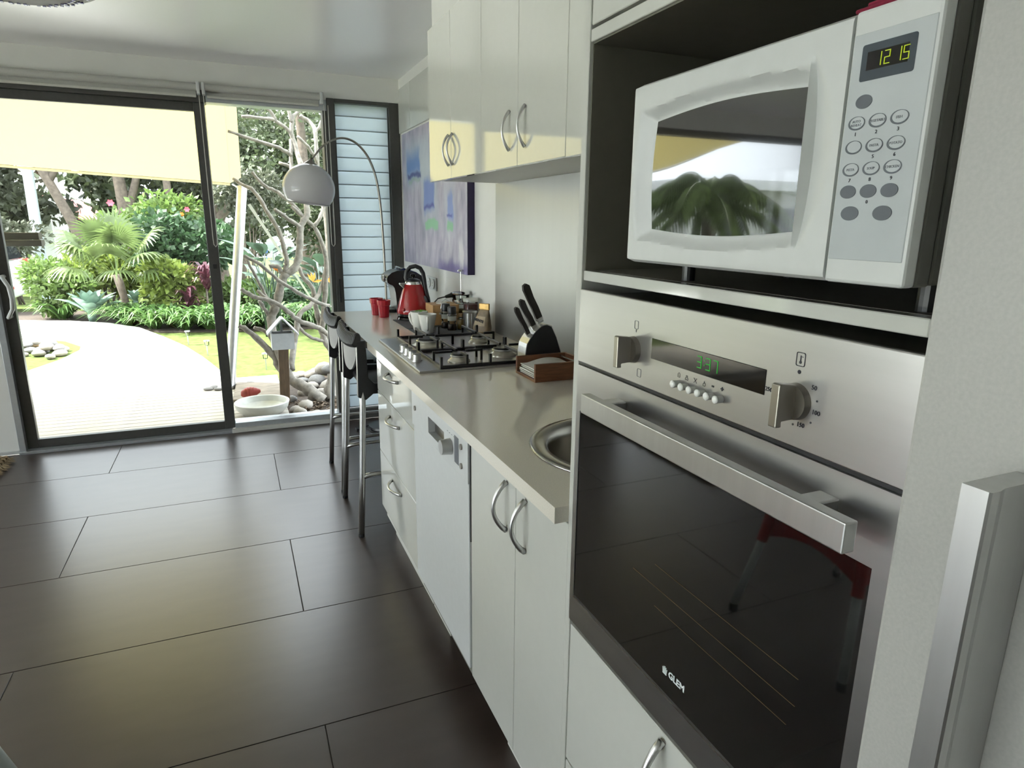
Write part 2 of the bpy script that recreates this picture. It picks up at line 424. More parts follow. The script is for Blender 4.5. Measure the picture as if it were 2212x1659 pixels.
for x in (0.6885, 1.0405):
    obj('louvre_clip_rail', box(B(), x, x + 0.006, YW + 0.012, YW + 0.026, 0.09, 2.15), 'bronze', w2)
obj('louvre_lever', box(B(), 0.657, 0.668, YW - 0.030, YW - 0.012, 0.86, 1.02, 0.003), 'black', w2)

# ---- roller blinds
def roller(x0, x1, cx, label):
    t = thing('roller_blind', label, 'blind', ((x0 + x1) / 2, YW - 0.035, 2.18))
    b = cyl(B(), (x0, YW - 0.032, 2.178), (x1, YW - 0.032, 2.178), 0.022, seg=20)
    obj('fabric_roll', b, 'blind', t, 'auto')
    obj('fabric_drop', box(B(), x0 + 0.005, x1 - 0.005, YW - 0.012, YW - 0.010, 2.136, 2.178), 'blind', t)
    obj('bottom_rail', box(B(), x0 + 0.005, x1 - 0.005, YW - 0.019, YW - 0.006, 2.122, 2.138, 0.004), 'carc', t)
    for x in (x0 - 0.02, x1):
        obj('bracket', box(B(), x, x + 0.018, YW - 0.06, YW - 0.002, 2.135, 2.205, 0.004), 'white', t)
    pts = [(cx - 0.012, YW - 0.045, 2.13 - k * 0.03) for k in range(29)] + [(cx - 0.010, YW - 0.045, 1.255), (cx, YW - 0.045, 1.24), (cx + 0.010, YW - 0.045, 1.255)] + [(cx + 0.012, YW - 0.045, 1.29 + k * 0.03) for k in range(29)]
    obj('bead_chain', tube(B(), pts, 0.0028, 6), 'carc', t, True)
    return t
roller(-1.28, -0.118, -0.095, 'rolled-up grey roller blind above the sliding door')
roller(-0.07, 0.597, 0.632, 'rolled-up grey roller blind above the fixed window beside the louvres')

# ---- ceiling lamp
cl = thing('ceiling_lamp', 'round white ceiling lamp with a pierced patterned glass dish', 'lamp', (-0.72, 3.32, ZC))
obj('base_plate', lathe(B(), [(0, 0), (0.12, 0), (0.125, -0.02), (0.0, -0.022)], -0.72, 3.32, ZC), 'white', cl, 'auto')
obj('glass_dish', lathe(B(), [(0.0, -0.078), (0.12, -0.075), (0.24, -0.062), (0.315, -0.036), (0.325, -0.030), (0.318, -0.026), (0.22, -0.040), (0.0, -0.05)], -0.72, 3.32, ZC, 48), 'opal', cl, True)
obj('finial', lathe(B(), [(0, -0.095), (0.012, -0.09), (0.014, -0.078), (0.0, -0.076)], -0.72, 3.32, ZC, 16), 'chrome', cl, True)
b = B()
rnd = random.Random(3)
for k in range(54):
    a = k / 54 * 2 * PI
    for rr, zz in ((0.275, -0.0525), (0.25, -0.0605), (0.225, -0.0645)):
        aa = a + rnd.uniform(-0.03, 0.03)
        if rnd.random() < 0.25: continue
        c = Vector((-0.72 + rr * math.cos(aa), 3.32 + rr * math.sin(aa), ZC + zz - 0.0015)); s = 0.006
        box(b, c.x - s, c.x + s, c.y - s, c.y + s, c.z - 0.001, c.z + 0.004)
M['blueink'] = pm('blue_pattern_enamel', (0.05, 0.05, 0.22), 0.3, noise=0.1)
obj('pattern', b, 'blueink', cl, kind='stuff')
# ================================================================== FITTED KITCHEN
XD = 0.53                                   # face of the doors
def bow_handle(parent, x, y, z, L, vertical=True, h=0.032, r=0.0055):
    """arched bar handle standing off a face that looks to -x"""
    pts = []; n = 14
    for i in range(n + 1):
        t = i / n; s = (t - 0.5) * L; d = h * math.sin(PI * t) ** 0.8 if 0 < t < 1 else 0.0
        pts.append((x - 0.002 - d, y, z + s) if vertical else (x - 0.002 - d, y + s, z))
    rad = [r * (1.25 - 0.35 * math.sin(PI * i / n)) for i in range(n + 1)]
    return obj('handle', tube(B(), pts, rad, 10), 'alu', parent, True)

def door(parent, name, y0, y1, z0, z1, x=XD, t=0.018, g=0.0015, m='gloss'):
    return obj(name, box(B(), x, x + t, y0 + g, y1 - g, z0 + g, z1 - g, 0.0012, 1), m, parent)

# worktop with a round cut-out for the sink
def plate_with_hole(x0, x1, y0, y1, z0, z1, cx, cy, r, n=48):
    b = bmesh.new()
    out = [b.verts.new((x, y, z1)) for x, y in ((x0, y0), (x1, y0), (x1, y1), (x0, y1))]
    inn = [b.verts.new((cx + r * math.cos(2 * PI * k / n), cy + r * math.sin(2 * PI * k / n), z1)) for k in range(n)]
    ed = [b.edges.new((out[i], out[(i + 1) % 4])) for i in range(4)] + [b.edges.new((inn[i], inn[(i + 1) % n])) for i in range(n)]
    bmesh.ops.triangle_fill(b, use_beauty=True, use_dissolve=False, edges=ed)
    faces = list(b.faces)
    for f in faces:
        if f.normal.z < 0: f.normal_flip()
    r_ = bmesh.ops.extrude_face_region(b, geom=faces)
    for v in r_['geom']:
        if isinstance(v, bmesh.types.BMVert): v.co.z = z0
    bmesh.ops.recalc_face_normals(b, faces=list(b.faces))
    return b
SX, SY, SR = 0.815, 1.215, 0.208
wt = obj('worktop', plate_with_hole(0.500, XR - 0.002, 0.970, 3.805, 0.868, 0.900, SX, SY, SR), 'stone')
tag(wt, 'long beige-grey stone worktop running from the oven tower to the window', 'worktop')

# drawer unit
t = thing('drawer_cabinet', 'white gloss cabinet of three wide drawers under the cooktop', 'cabinet', (0.8, 2.42, 0))
obj('carcass', box(B(), 0.5505, XR - 0.004, 2.112, 2.735, 0.10, 0.866), 'carc', t)
obj('seam_shade', box(B(), 0.5483, 0.5503, 2.114, 2.733, 0.162, 0.860), 'black', t)  # black sheet behind the drawer fronts, paints shade into the seams
for z0, z1, hz in ((0.697, 0.862, 0.818), (0.424, 0.697, 0.640), (0.158, 0.424, 0.365)):
    d = door(t, 'drawer_front', 2.112, 2.735, z0, z1)
    bow_handle(d, XD, 2.415, hz, 0.165, False)
obj('kickboard', box(B(), 0.588, 0.604, 2.118, 2.733, 0.0, 0.099), 'carc', t)

# dishwasher
t = thing('dishwasher', 'white dishwasher with a recessed grip and round dial on its control strip', 'dishwasher', (0.8, 1.816, 0))
obj('body', box(B(), 0.55, XR - 0.01, 1.524, 2.108, 0.10, 0.862), 'mwdark', t)
obj('door', box(B(), XD - 0.004, 0.549, 1.524, 2.098, 0.160, 0.725, 0.002, 1), 'white', t)
cp = B()
frame_ring(cp, rect(1.524, 2.110, 0.726, 0.858), rect(1.735, 1.905, 0.755, 0.808), 'x', XD - 0.006, 0.549)
cpo = obj('control_panel', cp, 'white', t)
obj('grip_recess', box(B(), 0.5455, 0.5485, 1.737, 1.903, 0.757, 0.806), 'darksteel', cpo)
kn = cyl(B(), (XD - 0.007, 1.672, 0.785), (XD - 0.036, 1.672, 0.785), 0.024, 0.021, 24)
obj('dial', kn, 'alu', cpo, 'auto')
obj('display', box(B(), XD - 0.0068, XD - 0.006, 1.600, 1.636, 0.752, 0.830), 'inkgrey', cpo)
for y, z in ((2.065, 0.792), (1.575, 0.815), (1.575, 0.760)):
    obj('button', cyl(B(), (XD - 0.006, y, z), (XD - 0.010, y, z), 0.0085, seg=16), 'darksteel', cpo, 'auto')
for y in (1.64, 1.66, 1.68, 1.70):
    obj('mark', box(B(), XD - 0.0066, XD - 0.006, y - 0.004, y + 0.004, 0.8225, 0.8235), 'inkgrey', cpo)
obj('kickboard', box(B(), 0.60, 0.615, 1.530, 1.905, 0.0, 0.158), 'black', t)  # black board stands in for the dark gap under the dishwasher
obj('kickboard', box(B(), 0.588, 0.604, 1.905, 2.108, 0.0, 0.159), 'carc', t)

# filler and sink cabinet
t = thing('sink_cabinet', 'white gloss two-door base cabinet under the round sink', 'cabinet', (0.8, 1.24, 0))
cb = B()
box(cb, 0.549, 0.565, 0.972, 1.512, 0.10, 0.866); box(cb, 0.565, XR - 0.004, 0.972, 0.988, 0.10, 0.866); box(cb, 0.565, XR - 0.004, 1.496, 1.512, 0.10, 0.866); box(cb, 0.565, XR - 0.004, 0.988, 1.496, 0.10, 0.116)
obj('carcass', cb, 'carc', t)
obj('seam_shade', box(B(), 0.5482, 0.5489, 0.974, 1.510, 0.146, 0.860), 'black', t)  # thin black backing that darkens the door gaps like shade
d = door(t, 'door', 1.217, 1.516, 0.142, 0.862); bow_handle(d, XD, 1.268, 0.772, 0.120)
d = door(t, 'door', 0.970, 1.217, 0.142, 0.862); bow_handle(d, XD, 1.162, 0.770, 0.120)
obj('kickboard', box(B(), 0.588, 0.604, 0.972, 1.385, 0.0, 0.099), 'carc', t)
obj('gap_strip', box(B(), XD - 0.001, 0.548, 1.517, 1.522, 0.560, 0.862), 'black', t)

# sink
t = thing('round_sink', 'round stainless steel sink bowl set into the worktop', 'sink', (SX, SY, 0.74))
prof = [(0.0, -0.155), (0.06, -0.155), (0.13, -0.152), (0.165, -0.135), (0.180, -0.10), (0.184, -0.03), (0.189, -0.006), (0.196, 0.002), (0.215, 0.0035), (0.228, 0.0035), (0.233, 0.0005), (0.230, -0.001), (0.2, -0.001), (0.192, -0.012), (0.187, -0.10), (0.172, -0.140), (0.135, -0.157), (0.0, -0.160)]
obj('bowl', lathe(B(), prof, SX, SY, 0.9015, 64), 'sinksteel', t, True)
obj('drain', lathe(B(), [(0, 0.004), (0.022, 0.003), (0.038, 0.004), (0.042, 0.0)], SX, SY, 0.747, 24), 'darksteel', t, True)

# wall cabinets
XU = 0.80; ZU = 1.575; ZT = 2.156
def wall_cabinet(y0, ym, y1, label, hoff):
    t = thing('wall_cabinet', label, 'cabinet', (0.96, (y0 + y1) / 2, ZU), group='wall cabinets over the worktop')
    obj('carcass', box(B(), XU + 0.0195, XR - 0.002, y0 + 0.001, y1 - 0.001, ZU, ZT), 'carc', t)
    obj('seam_shade', box(B(), XU + 0.0182, XU + 0.0194, y0 + 0.001, y1 - 0.001, ZU + 0.002, ZT - 0.002), 'black', t)  # seam shade between the doors, made as a black sheet
    for a, b_, hy in ((y0, ym, ym - hoff), (ym, y1, ym + hoff)):
        d = door(t, 'door', a, b_, ZU - 0.008, ZT, XU); bow_handle(d, XU, hy, 1.672, 0.112, True, 0.024, 0.0042)
    return t
wall_cabinet(2.168, 2.497, 2.794, 'white gloss two-door wall cabinet hanging beside the purple painting', 0.026)
wall_cabinet(1.550, 1.859, 2.168, 'white gloss two-door wall cabinet hanging beside the oven tower', 0.058)
t = thing('cabinet_filler', 'narrow white panel between wall cabinet and oven tower', 'panel', (0.96, 1.26, ZU))
obj('front_panel', box(B(), XU, XU + 0.018, 0.972, 1.5485, ZU - 0.008, ZT, 0.001, 1), 'gloss', t)
obj('bottom_panel', box(B(), XU + 0.0185, XR - 0.002, 0.972, 1.5485, ZU, ZU + 0.016), 'carc', t)
struct('trim_1', box(B(), XU + 0.02, XR - 0.001, 0.972, 2.792, ZT + 0.003, ZC - 0.001), 'wall', label='white bulkhead above the wall cabinets')

# splashback
sb = obj('splashback', box(B(), XR - 0.0075, XR - 0.001, 0.972, 2.825, 0.9005, ZU - 0.001), 'steelv')
tag(sb, 'brushed metal splashback panel on the wall behind the cooktop', 'splashback')

# flush cupboard above the painting
t = thing('wall_cupboard', 'flush white two-panel wall cupboard above the purple painting', 'cupboard', (1.1, 3.8, 1.98))
obj('door', box(B(), XR - 0.014, XR - 0.001, 4.303, 4.598, 1.985, 2.26, 0.001, 1), 'gloss', t)
obj('door', box(B(), XR - 0.014, XR - 0.001, 2.802, 4.299, 1.985, 2.26, 0.001, 1), 'gloss', t)

# oven tower
YA, YZ = 0.359, 0.952                        # inside of the tower
t = thing('oven_tower', 'tall white cabinet housing the microwave and built-in oven', 'cabinet', (0.8, 0.655, 0))
obj('side_panel', box(B(), XD - 0.002, XR - 0.002, YZ, 0.969, 0.0, ZC - 0.002, 0.001, 1), 'gloss', t)
obj('side_panel', box(B(), 0.552, XR - 0.002, YA - 0.016, YA, 0.0, ZC - 0.002, 0.001, 1), 'carc', t)
obj('back_panel', box(B(), XR - 0.016, XR - 0.003, YA, YZ, 0.05, ZC - 0.01), 'carc', t)
obj('shelf', box(B(), XD + 0.002, XR - 0.017, YA, YZ, 1.3105, 1.3265, 0.001, 1), 'gloss', t)
obj('shelf', box(B(), XD + 0.010, XR - 0.017, YA, YZ, 0.655, 0.671, 0.001, 1), 'carc', t)
obj('rail', box(B(), XD, XR - 0.017, YA, YZ, 1.670, 1.688, 0.001, 1), 'gloss', t)
door(t, 'door', YA, YZ, 1.6915, ZC - 0.01)
d = door(t, 'drawer_front', YA, YZ, 0.362, 0.668); bow_handle(d, XD, 0.655, 0.590, 0.13, True)
d = door(t, 'drawer_front', YA, YZ, 0.10, 0.360)
obj('kickboard', box(B(), 0.588, 0.604, YA, YZ, 0.0, 0.099), 'carc', t)
for b_ in (box(B(), XD + 0.004, XR - 0.018, YZ - 0.0025, YZ - 0.0002, 1.327, 1.669), box(B(), XD + 0.020, XR - 0.018, YA + 0.0002, YA + 0.0022, 1.327, 1.669), box(B(), XD + 0.004, XR - 0.018, YA + 0.003, YZ - 0.003, 1.6675, 1.6698), box(B(), XR - 0.019, XR - 0.0165, YA + 0.003, YZ - 0.003, 1.328, 1.667), box(B(), XD + 0.022, XR - 0.020, YA + 0.003, YZ - 0.003, 1.3265, 1.3268)):
    obj('niche_shade', b_, 'cavity', t, label='dark olive panel painting shade into the microwave niche')  # dark panels over white niche walls, standing for their shade

# fridge
t = thing('fridge', 'tall pale grey fridge with a vertical aluminium bar handle', 'fridge', (0.85, 0.02, 0))
M['fridge'] = pm('fridge_paint', (0.43, 0.425, 0.40), 0.42, noise=0.05, scale=300, bump=0.05)
obj('body', box(B(), 0.552, XR - 0.02, -0.36, YA - 0.018, 0.02, 2.1), 'fridge', t)
obj('door', box(B(), 0.513, 0.550, -0.36, 0.3475, 0.05, 2.1, 0.004), 'fridge', t)
hd = B()
prism(hd, [(0.452, 0.264), (0.452, 0.246), (0.4535, 0.2445), (0.462, 0.2445), (0.470, 0.2465), (0.512, 0.2465), (0.512, 0.264)], 'z', 0.42, 1.229)
obj('handle', hd, 'alu', t, label='square-edged satin aluminium bar handle')
# ================================================================== APPLIANCES
# ---- built-in oven
XO = 0.522
t = thing('built_in_oven', 'stainless steel built-in oven with a black glass door and bar handle', 'oven', (0.8, 0.65, 0.686))
obj('body', box(B(), 0.5315, 1.06, 0.366, 0.944, 0.690, 1.288), 'mwdark', t)
fa = obj('control_fascia', box(B(), XO, 0.531, 0.3490, 0.9435, 1.1765, 1.2977, 0.0015), 'steel', t)
obj('seal_strip', box(B(), XO + 0.004, 0.531, 0.3495, 0.9425, 1.1712, 1.1763), 'black', t)
dr = B(); frame_ring(dr, rect(0.3490, 0.9435, 0.6856, 1.1710), rect(0.3685, 0.9300, 0.739, 1.0925), 'x', XO, 0.531)
dr = obj('door', dr, 'steel', t)
obj('door_glass', box(B(), XO + 0.0012, 0.530, 0.3690, 0.9295, 0.7395, 1.0920), 'ovenglass', dr)
obj('glass_edge', box(B(), XO - 0.0006, XO + 0.0016, 0.3690, 0.9295, 0.7375, 0.7400), 'chrome', dr)
for y0, y1, z in ((0.432, 0.748, 0.892), (0.432, 0.695, 0.926), (0.44, 0.690, 0.862)):
    obj('rack_reflection', tube(B(), [(XO + 0.0008, y0, z), (XO + 0.0008, y1, z)], 0.0004, 6), 'amber', dr)  # rack reflections drawn as amber lines on the glass face
hb = B(); box(hb, 0.478, 0.494, 0.368, 0.850, 1.1155, 1.146, 0.0015)
ho = obj('handle', hb, 'alu', dr, label='flat satin steel bar handle')
for y in (0.412, 0.790):
    obj('handle_mount', box(B(), 0.4935, XO + 0.001, y, y + 0.024, 1.1175, 1.1445, 0.002), 'alu', dr)
obj('display', box(B(), XO - 0.0008, XO + 0.001, 0.522, 0.735, 1.221, 1.2496, 0.0006, 1), 'dispglass', fa)
b = B(); digits(b, '3:37', 0.6365, 1.2285, 0.0085, 0.0155, 0.0013, XO - 0.0009, 0.0050)
obj('clock_digits', b, 'green_led', fa)
for k in range(6):
    y = 0.671 - k * (0.671 - 0.5885) / 5; z = 1.1998
    b = cyl(B(), (XO, y, z), (XO - 0.008, y, z), 0.0044, 0.0047, 16)
    b2 = bmesh.new(); bmesh.ops.create_uvsphere(b2, u_segments=14, v_segments=8, radius=0.0052)
    join(b, b2, Matrix.Translation((XO - 0.0095, y, z)) @ Matrix.Diagonal((0.55, 1, 1, 1)))
    obj('button', b, 'porc', fa, 'auto')
ix = XO - 0.0004
def mark(pts, y, z, s, w=0.0006, closed=True):
    b = B(); tube(b, [(ix, y - u * s, z + v * s) for u, v in pts], w * 0.5, 4, closed)
    return obj('symbol', b, 'ink', fa)
mark([(-.7, -1), (.7, -1), (.7, .5), (0, 1), (-.7, .5)], 0.671, 1.2115, 0.0030)
mark([(-1, -1), (1, -1), (1, -.2), (.4, -.2), (.4, 1), (-.4, 1), (-.4, -.2), (-1, -.2)], 0.655, 1.2112, 0.0028)
mark([(-1, 1), (1, 1), (-1, -1), (1, -1)], 0.638, 1.2112, 0.0030)
mark([(-.6, -1), (.6, -1), (.7, 0.2), (.1, 0.2), (0, 1), (-.2, 0), (-.7, -.1)], 0.621, 1.2112, 0.0030)
text('printed_sign', '-', 0.012, (ix, 0.605, 1.2125), fa, bold=0.0004)
text('printed_sign', '+', 0.009, (ix, 0.5885, 1.2115), fa, bold=0.0003)
def oven_knob(y, z):
    k = cyl(B(), (XO, y, z), (XO - 0.008, y, z), 0.0195, 0.0185, 32)
    o = obj('knob', k, 'darksteel', fa, 'auto')
    f = B(); prism(f, [(XO - 0.0075, z - 0.0175), (XO - 0.0075, z + 0.019), (XO - 0.027, z + 0.0215), (XO - 0.030, z + 0.0205), (XO - 0.030, z - 0.0245), (XO - 0.022, z - 0.0245), (XO - 0.022, z - 0.0185)], 'y', y - 0.0055, y + 0.0055, 0.0012)
    obj('knob_fin', f, 'darksteel', o)
oven_knob(0.780, 1.2255); oven_knob(0.4785, 1.2255)
for s, y, z in (('250', 0.5165, 1.229), ('50', 0.4575, 1.2445), ('100', 0.4520, 1.2200), ('150', 0.4690, 1.2025)):
    text('printed_number', s, 0.0068, (ix, y, z), fa)
for y, z in ((0.5020, 1.216), (0.4525, 1.232), (0.4790, 1.2005), (0.4570, 1.2085)):
    obj('printed_dot', cyl(B(), (XO, y, z), (ix, y, z), 0.0011, seg=10), 'ink', fa)
obj('printed_dot', cyl(B(), (XO, 0.4785, 1.2565), (ix, 0.4785, 1.2565), 0.0021, seg=14), 'ink', fa)
def boxmark(y, z, s, m='ink'):
    o = rrect(y - s, y + s, z - s * 1.25, z + s * 1.25, s * 0.35, 3); i = rrect(y - s * .86, y + s * .86, z - s * 1.12, z + s * 1.12, s * 0.28, 3)
    b = B(); frame_ring(b, o, i, 'x', ix, XO); return obj('symbol', b, m, fa)
boxmark(0.4785, 1.2695, 0.0058)
b = B(); cyl(b, (XO, 0.4785, 1.2665), (ix, 0.4785, 1.2665), 0.0016, seg=10); box(b, ix, XO, 0.4778, 0.4792, 1.267, 1.2735); box(b, ix, XO, 0.4755, 0.477, 1.272, 1.2726)
obj('symbol', b, 'ink', fa)
boxmark(0.775, 1.262, 0.0048, 'inkgrey'); boxmark(0.762, 1.1945, 0.0048, 'inkgrey')
b = B(); box(b, ix, XO, 0.7742, 0.7758, 1.2515, 1.2555); obj('symbol', b, 'inkgrey', fa)
text('brand_lettering', 'GLEM', 0.0145, (XO + 0.0010, 0.6285, 0.7775), dr, 'inkwhite', bold=0.00035)
b = B()
gx0, gx1 = XO + 0.0006, XO + 0.0012
for k, (dy, h) in enumerate(((-0.0036, 0.0075), (-0.0018, 0.0095), (0.0, 0.0105), (0.0018, 0.0095), (0.0036, 0.0075))):
    prism(b, [(0.6555 + dy - 0.0007, 0.7735), (0.6555 + dy + 0.0007, 0.7735), (0.6555 + dy * 1.35 + 0.0006, 0.7735 + h), (0.6555 + dy * 1.35 - 0.0006, 0.7735 + h)], 'x', gx0, gx1)
box(b, gx0, gx1, 0.6510, 0.6600, 0.7715, 0.7732)
obj('crown_mark', b, 'inkwhite', dr)

# ---- microwave
XM = 0.497; MY0, MYS, MY1 = 0.3635, 0.4425, 0.775; MZ0, MZ1 = 1.352, 1.5745
t = thing('microwave', 'white microwave oven with a barrel-shaped window and oval buttons', 'microwave', (0.65, 0.57, 1.327))
obj('casing', box(B(), 0.532, 0.80, MY0 + 0.002, MY1 - 0.003, MZ0 + 0.001, MZ1 - 0.001, 0.004), 'mwdark', t)
obj('casing_collar', box(B(), 0.513, 0.5318, MY0 + 0.001, MY1 - 0.002, MZ0, MZ1, 0.003), 'mwdark', t)
zc = 1.4635
def barrel(y0, y1, z0, z1, bt, bs, n=16):
    """barrel outline: top and bottom bowed by bt, left side by bs"""
    pts = []
    for k in range(n): u = k / n; pts.append((y0 + (y1 - y0) * u, z0 - bt * math.sin(PI * u)))
    for k in range(n): u = k / n; pts.append((y1 + bs * math.sin(PI * u), z0 + (z1 - z0) * u))
    for k in range(n): u = k / n; pts.append((y1 + (y0 - y1) * u, z1 + bt * math.sin(PI * u)))
    for k in range(n): u = k / n; pts.append((y0, z1 + (z0 - z1) * u))
    return pts
WY0, WY1, WZ0, WZ1 = 0.4905, 0.7305, 1.3945, 1.5275
def inside(y, z):
    """signed measure: 1 inside the window, falling to 0 at the outer edge of its recess"""
    u = (y - WY0) / (WY1 - WY0); uu = min(1, max(0, u)); v = (z - WZ0) / (WZ1 - WZ0); vv = min(1, max(0, v))
    zt = WZ1 + 0.0075 * math.sin(PI * uu); zb = WZ0 - 0.0075 * math.sin(PI * uu); yl = WY1 + 0.007 * math.sin(PI * vv)
    e = max(z - zt, zb - z, 0.55 * (y - yl), (WY0 - y) * 2.2)
    return max(0.0, min(1.0, 1 - e / 0.0135))
b = bmesh.new(); NY, NZ = 96, 64; grid = []
for i in range(NY + 1):
    row = []
    for j in range(NZ + 1):
        y = MYS + (MY1 - MYS) * i / NY; z = MZ0 + (MZ1 - MZ0) * j / NZ
        d = 0.012 * min(1, 1.15 * inside(y, z)) ** 0.8
        zz = (z - zc) / 0.092
        if abs(zz) < 1:
            hw = 0.0165 * (1 - zz * zz); uu = (0.4835 - y) / (2 * hw + 1e-6)
            if 0 < uu < 1: d = max(d, 0.013 * (1 - uu) ** 1.1 * (1 - zz * zz) ** 0.6)
        e = min(MY1 - y, z - MZ0, MZ1 - z)
        if e < 0.007: d += 0.007 - math.sqrt(max(0, 0.007 ** 2 - (0.007 - e) ** 2))
        cy, cz = MY1 - 0.014, None
        for cz in (MZ0 + 0.014, MZ1 - 0.014):
            if y > cy and ((z < cz) if cz < zc else (z > cz)):
                rr = math.hypot(y - cy, z - cz)
                if rr > 0.014: y = cy + (y - cy) * 0.014 / rr; z = cz + (z - cz) * 0.014 / rr
        row.append(b.verts.new((XM + d, y, z)))
    grid.append(row)
for i in range(NY):
    for j in range(NZ): b.faces.new((grid[i][j], grid[i][j + 1], grid[i + 1][j + 1], grid[i + 1][j]))
ring = [grid[i][0] for i in range(NY + 1)] + [grid[NY][j] for j in range(1, NZ + 1)] + [grid[i][NZ] for i in range(NY - 1, -1, -1)] + [grid[0][j] for j in range(NZ - 1, 0, -1)]
back = [b.verts.new((0.5128, v.co.y, v.co.z)) for v in ring]
for k in range(len(ring)):
    q = (k + 1) % len(ring); b.faces.new((ring[k], ring[q], back[q], back[k]))
bmesh.ops.recalc_face_normals(b, faces=list(b.faces))
mdoor = obj('door', b, 'mw', t, 'auto')
b = B(); prism(b, barrel(WY0 + 0.001, WY1 - 0.001, WZ0 + 0.001, WZ1 - 0.001, 0.0065, 0.006), 'x', XM + 0.0095, XM + 0.0125)
M['mwglass'] = pm('dark_microwave_window', (0.012, 0.012, 0.013), 0.02, spec=1.0, coat=1.0, noise=0.1)
obj('window', b, 'mwglass', mdoor)
pn = obj('control_panel', box(B(), XM, 0.5128, MY0, MYS - 0.0016, MZ0, MZ1, 0.003), 'mw', t)
film = obj('control_film', box(B(), XM - 0.0007, XM + 0.001, 0.3665, 0.4385, 1.3725, 1.5555, 0.0005, 1), 'mwpanel', pn)
fx = XM - 0.0008
b = B(); prism(b, rrect(0.3805, 0.4290, 1.5180, 1.5462, 0.002, 3), 'x', fx - 0.0003, fx)
M['mwlcd'] = pm('display_tint', (0.055, 0.07, 0.085), 0.12, noise=0.05)
obj('display', b, 'mwlcd', pn)
b = B(); box(b, fx - 0.0005, fx - 0.0003, 0.3865, 0.4235, 1.5260, 1.5400); obj('display_screen', b, 'dispglass', pn)
b = B(); digits(b, '12', 0.4150, 1.5278, 0.0052, 0.0105, 0.0008, fx - 0.0006, 0.0025); digits(b, '15', 0.3975, 1.5278, 0.0052, 0.0105, 0.0008, fx - 0.0006, 0.0015)
obj('clock_digits', b, 'yellow_led', pn)
def oval(y, z, ry, rz, dark, lab=None):
    n = 28; E = lambda a, c: [(y + a * math.cos(2 * PI * k / n), z + c * math.sin(2 * PI * k / n)) for k in range(n)]
    b = B()
    if dark:
        prism(b, E(ry, rz), 'x', fx - 0.0006, fx); o = obj('button', b, 'mwbtn', pn)
    else:
        prism(b, E(ry, rz), 'x', fx - 0.0006, fx); o = obj('button', b, 'mwpanel', pn)
        b = B(); frame_ring(b, E(ry, rz), [(yy - 0.0005, zz + 0.0004) for yy, zz in E(ry * .86, rz * .84)], 'x', fx - 0.0008, fx - 0.0004); obj('button_ring', b, 'mwbtn', o)
        if lab:
            for q, s in enumerate(lab):
                text('printed_word', s, 0.0029, (fx - 0.0007, y, z + (0.0013 if len(lab) > 1 else 0) - q * 0.0029), o, 'inkgrey', 0.0002)
oval(0.4215, 1.5020, 0.0078, 0.0055, True)
ys = (0.4258, 0.4060, 0.3864); zs = (1.4855, 1.4662, 1.4480)
labs = [[['AUTO', 'REHEAT'], ['VEGETABLE'], ['FISH']], [None, ['PASTA'], ['POTATO']], [['PIZZA'], ['SOUP'], ['CHICKEN']]]
for r_ in range(3):
    for c_ in range(3):
        oval(ys[c_], zs[r_], 0.0080, 0.0055, False, labs[r_][c_])
        if (r_, c_) != (1, 0): text('printed_number', str(r_ * 3 + c_ + 1), 0.0042, (fx - 0.0003, ys[c_], zs[r_] - 0.0088), pn, 'ink', 0.0002)
for y in ys: oval(y, 1.4298, 0.0078, 0.0055, True)
text('printed_number', '0', 0.0042, (fx - 0.0003, 0.4060, 1.4210), pn, 'ink', 0.0002)
oval(0.4213, 1.4118, 0.0088, 0.0060, True); oval(0.3900, 1.4118, 0.0088, 0.0060, True)
for y in (MY0 + 0.03, MY1 - 0.04):
    for x in (0.575, 0.76): obj('foot', cyl(B(), (x, y, 1.3268), (x, y, 1.353), 0.009, seg=14), 'rubber', t)

rc = thing('folded_cloth', 'dark red folded cloth lying on top of the microwave', 'cloth', (0.58, 0.41, MZ1))
M['redcloth'] = pm('dark_red_cloth', (0.20, 0.010, 0.035), 0.9, noise=0.2, scale=300, bump=0.3)
for k in range(3):
    b = box(B(), 0.502 + 0.004 * k, 0.66 - 0.006 * k, 0.372 + 0.003 * k, 0.447 - 0.008 * k, MZ1 + 0.0002 + 0.004 * k, MZ1 + 0.0039 + 0.004 * k, 0.0015)
    obj('fold', b, 'redcloth', rc)

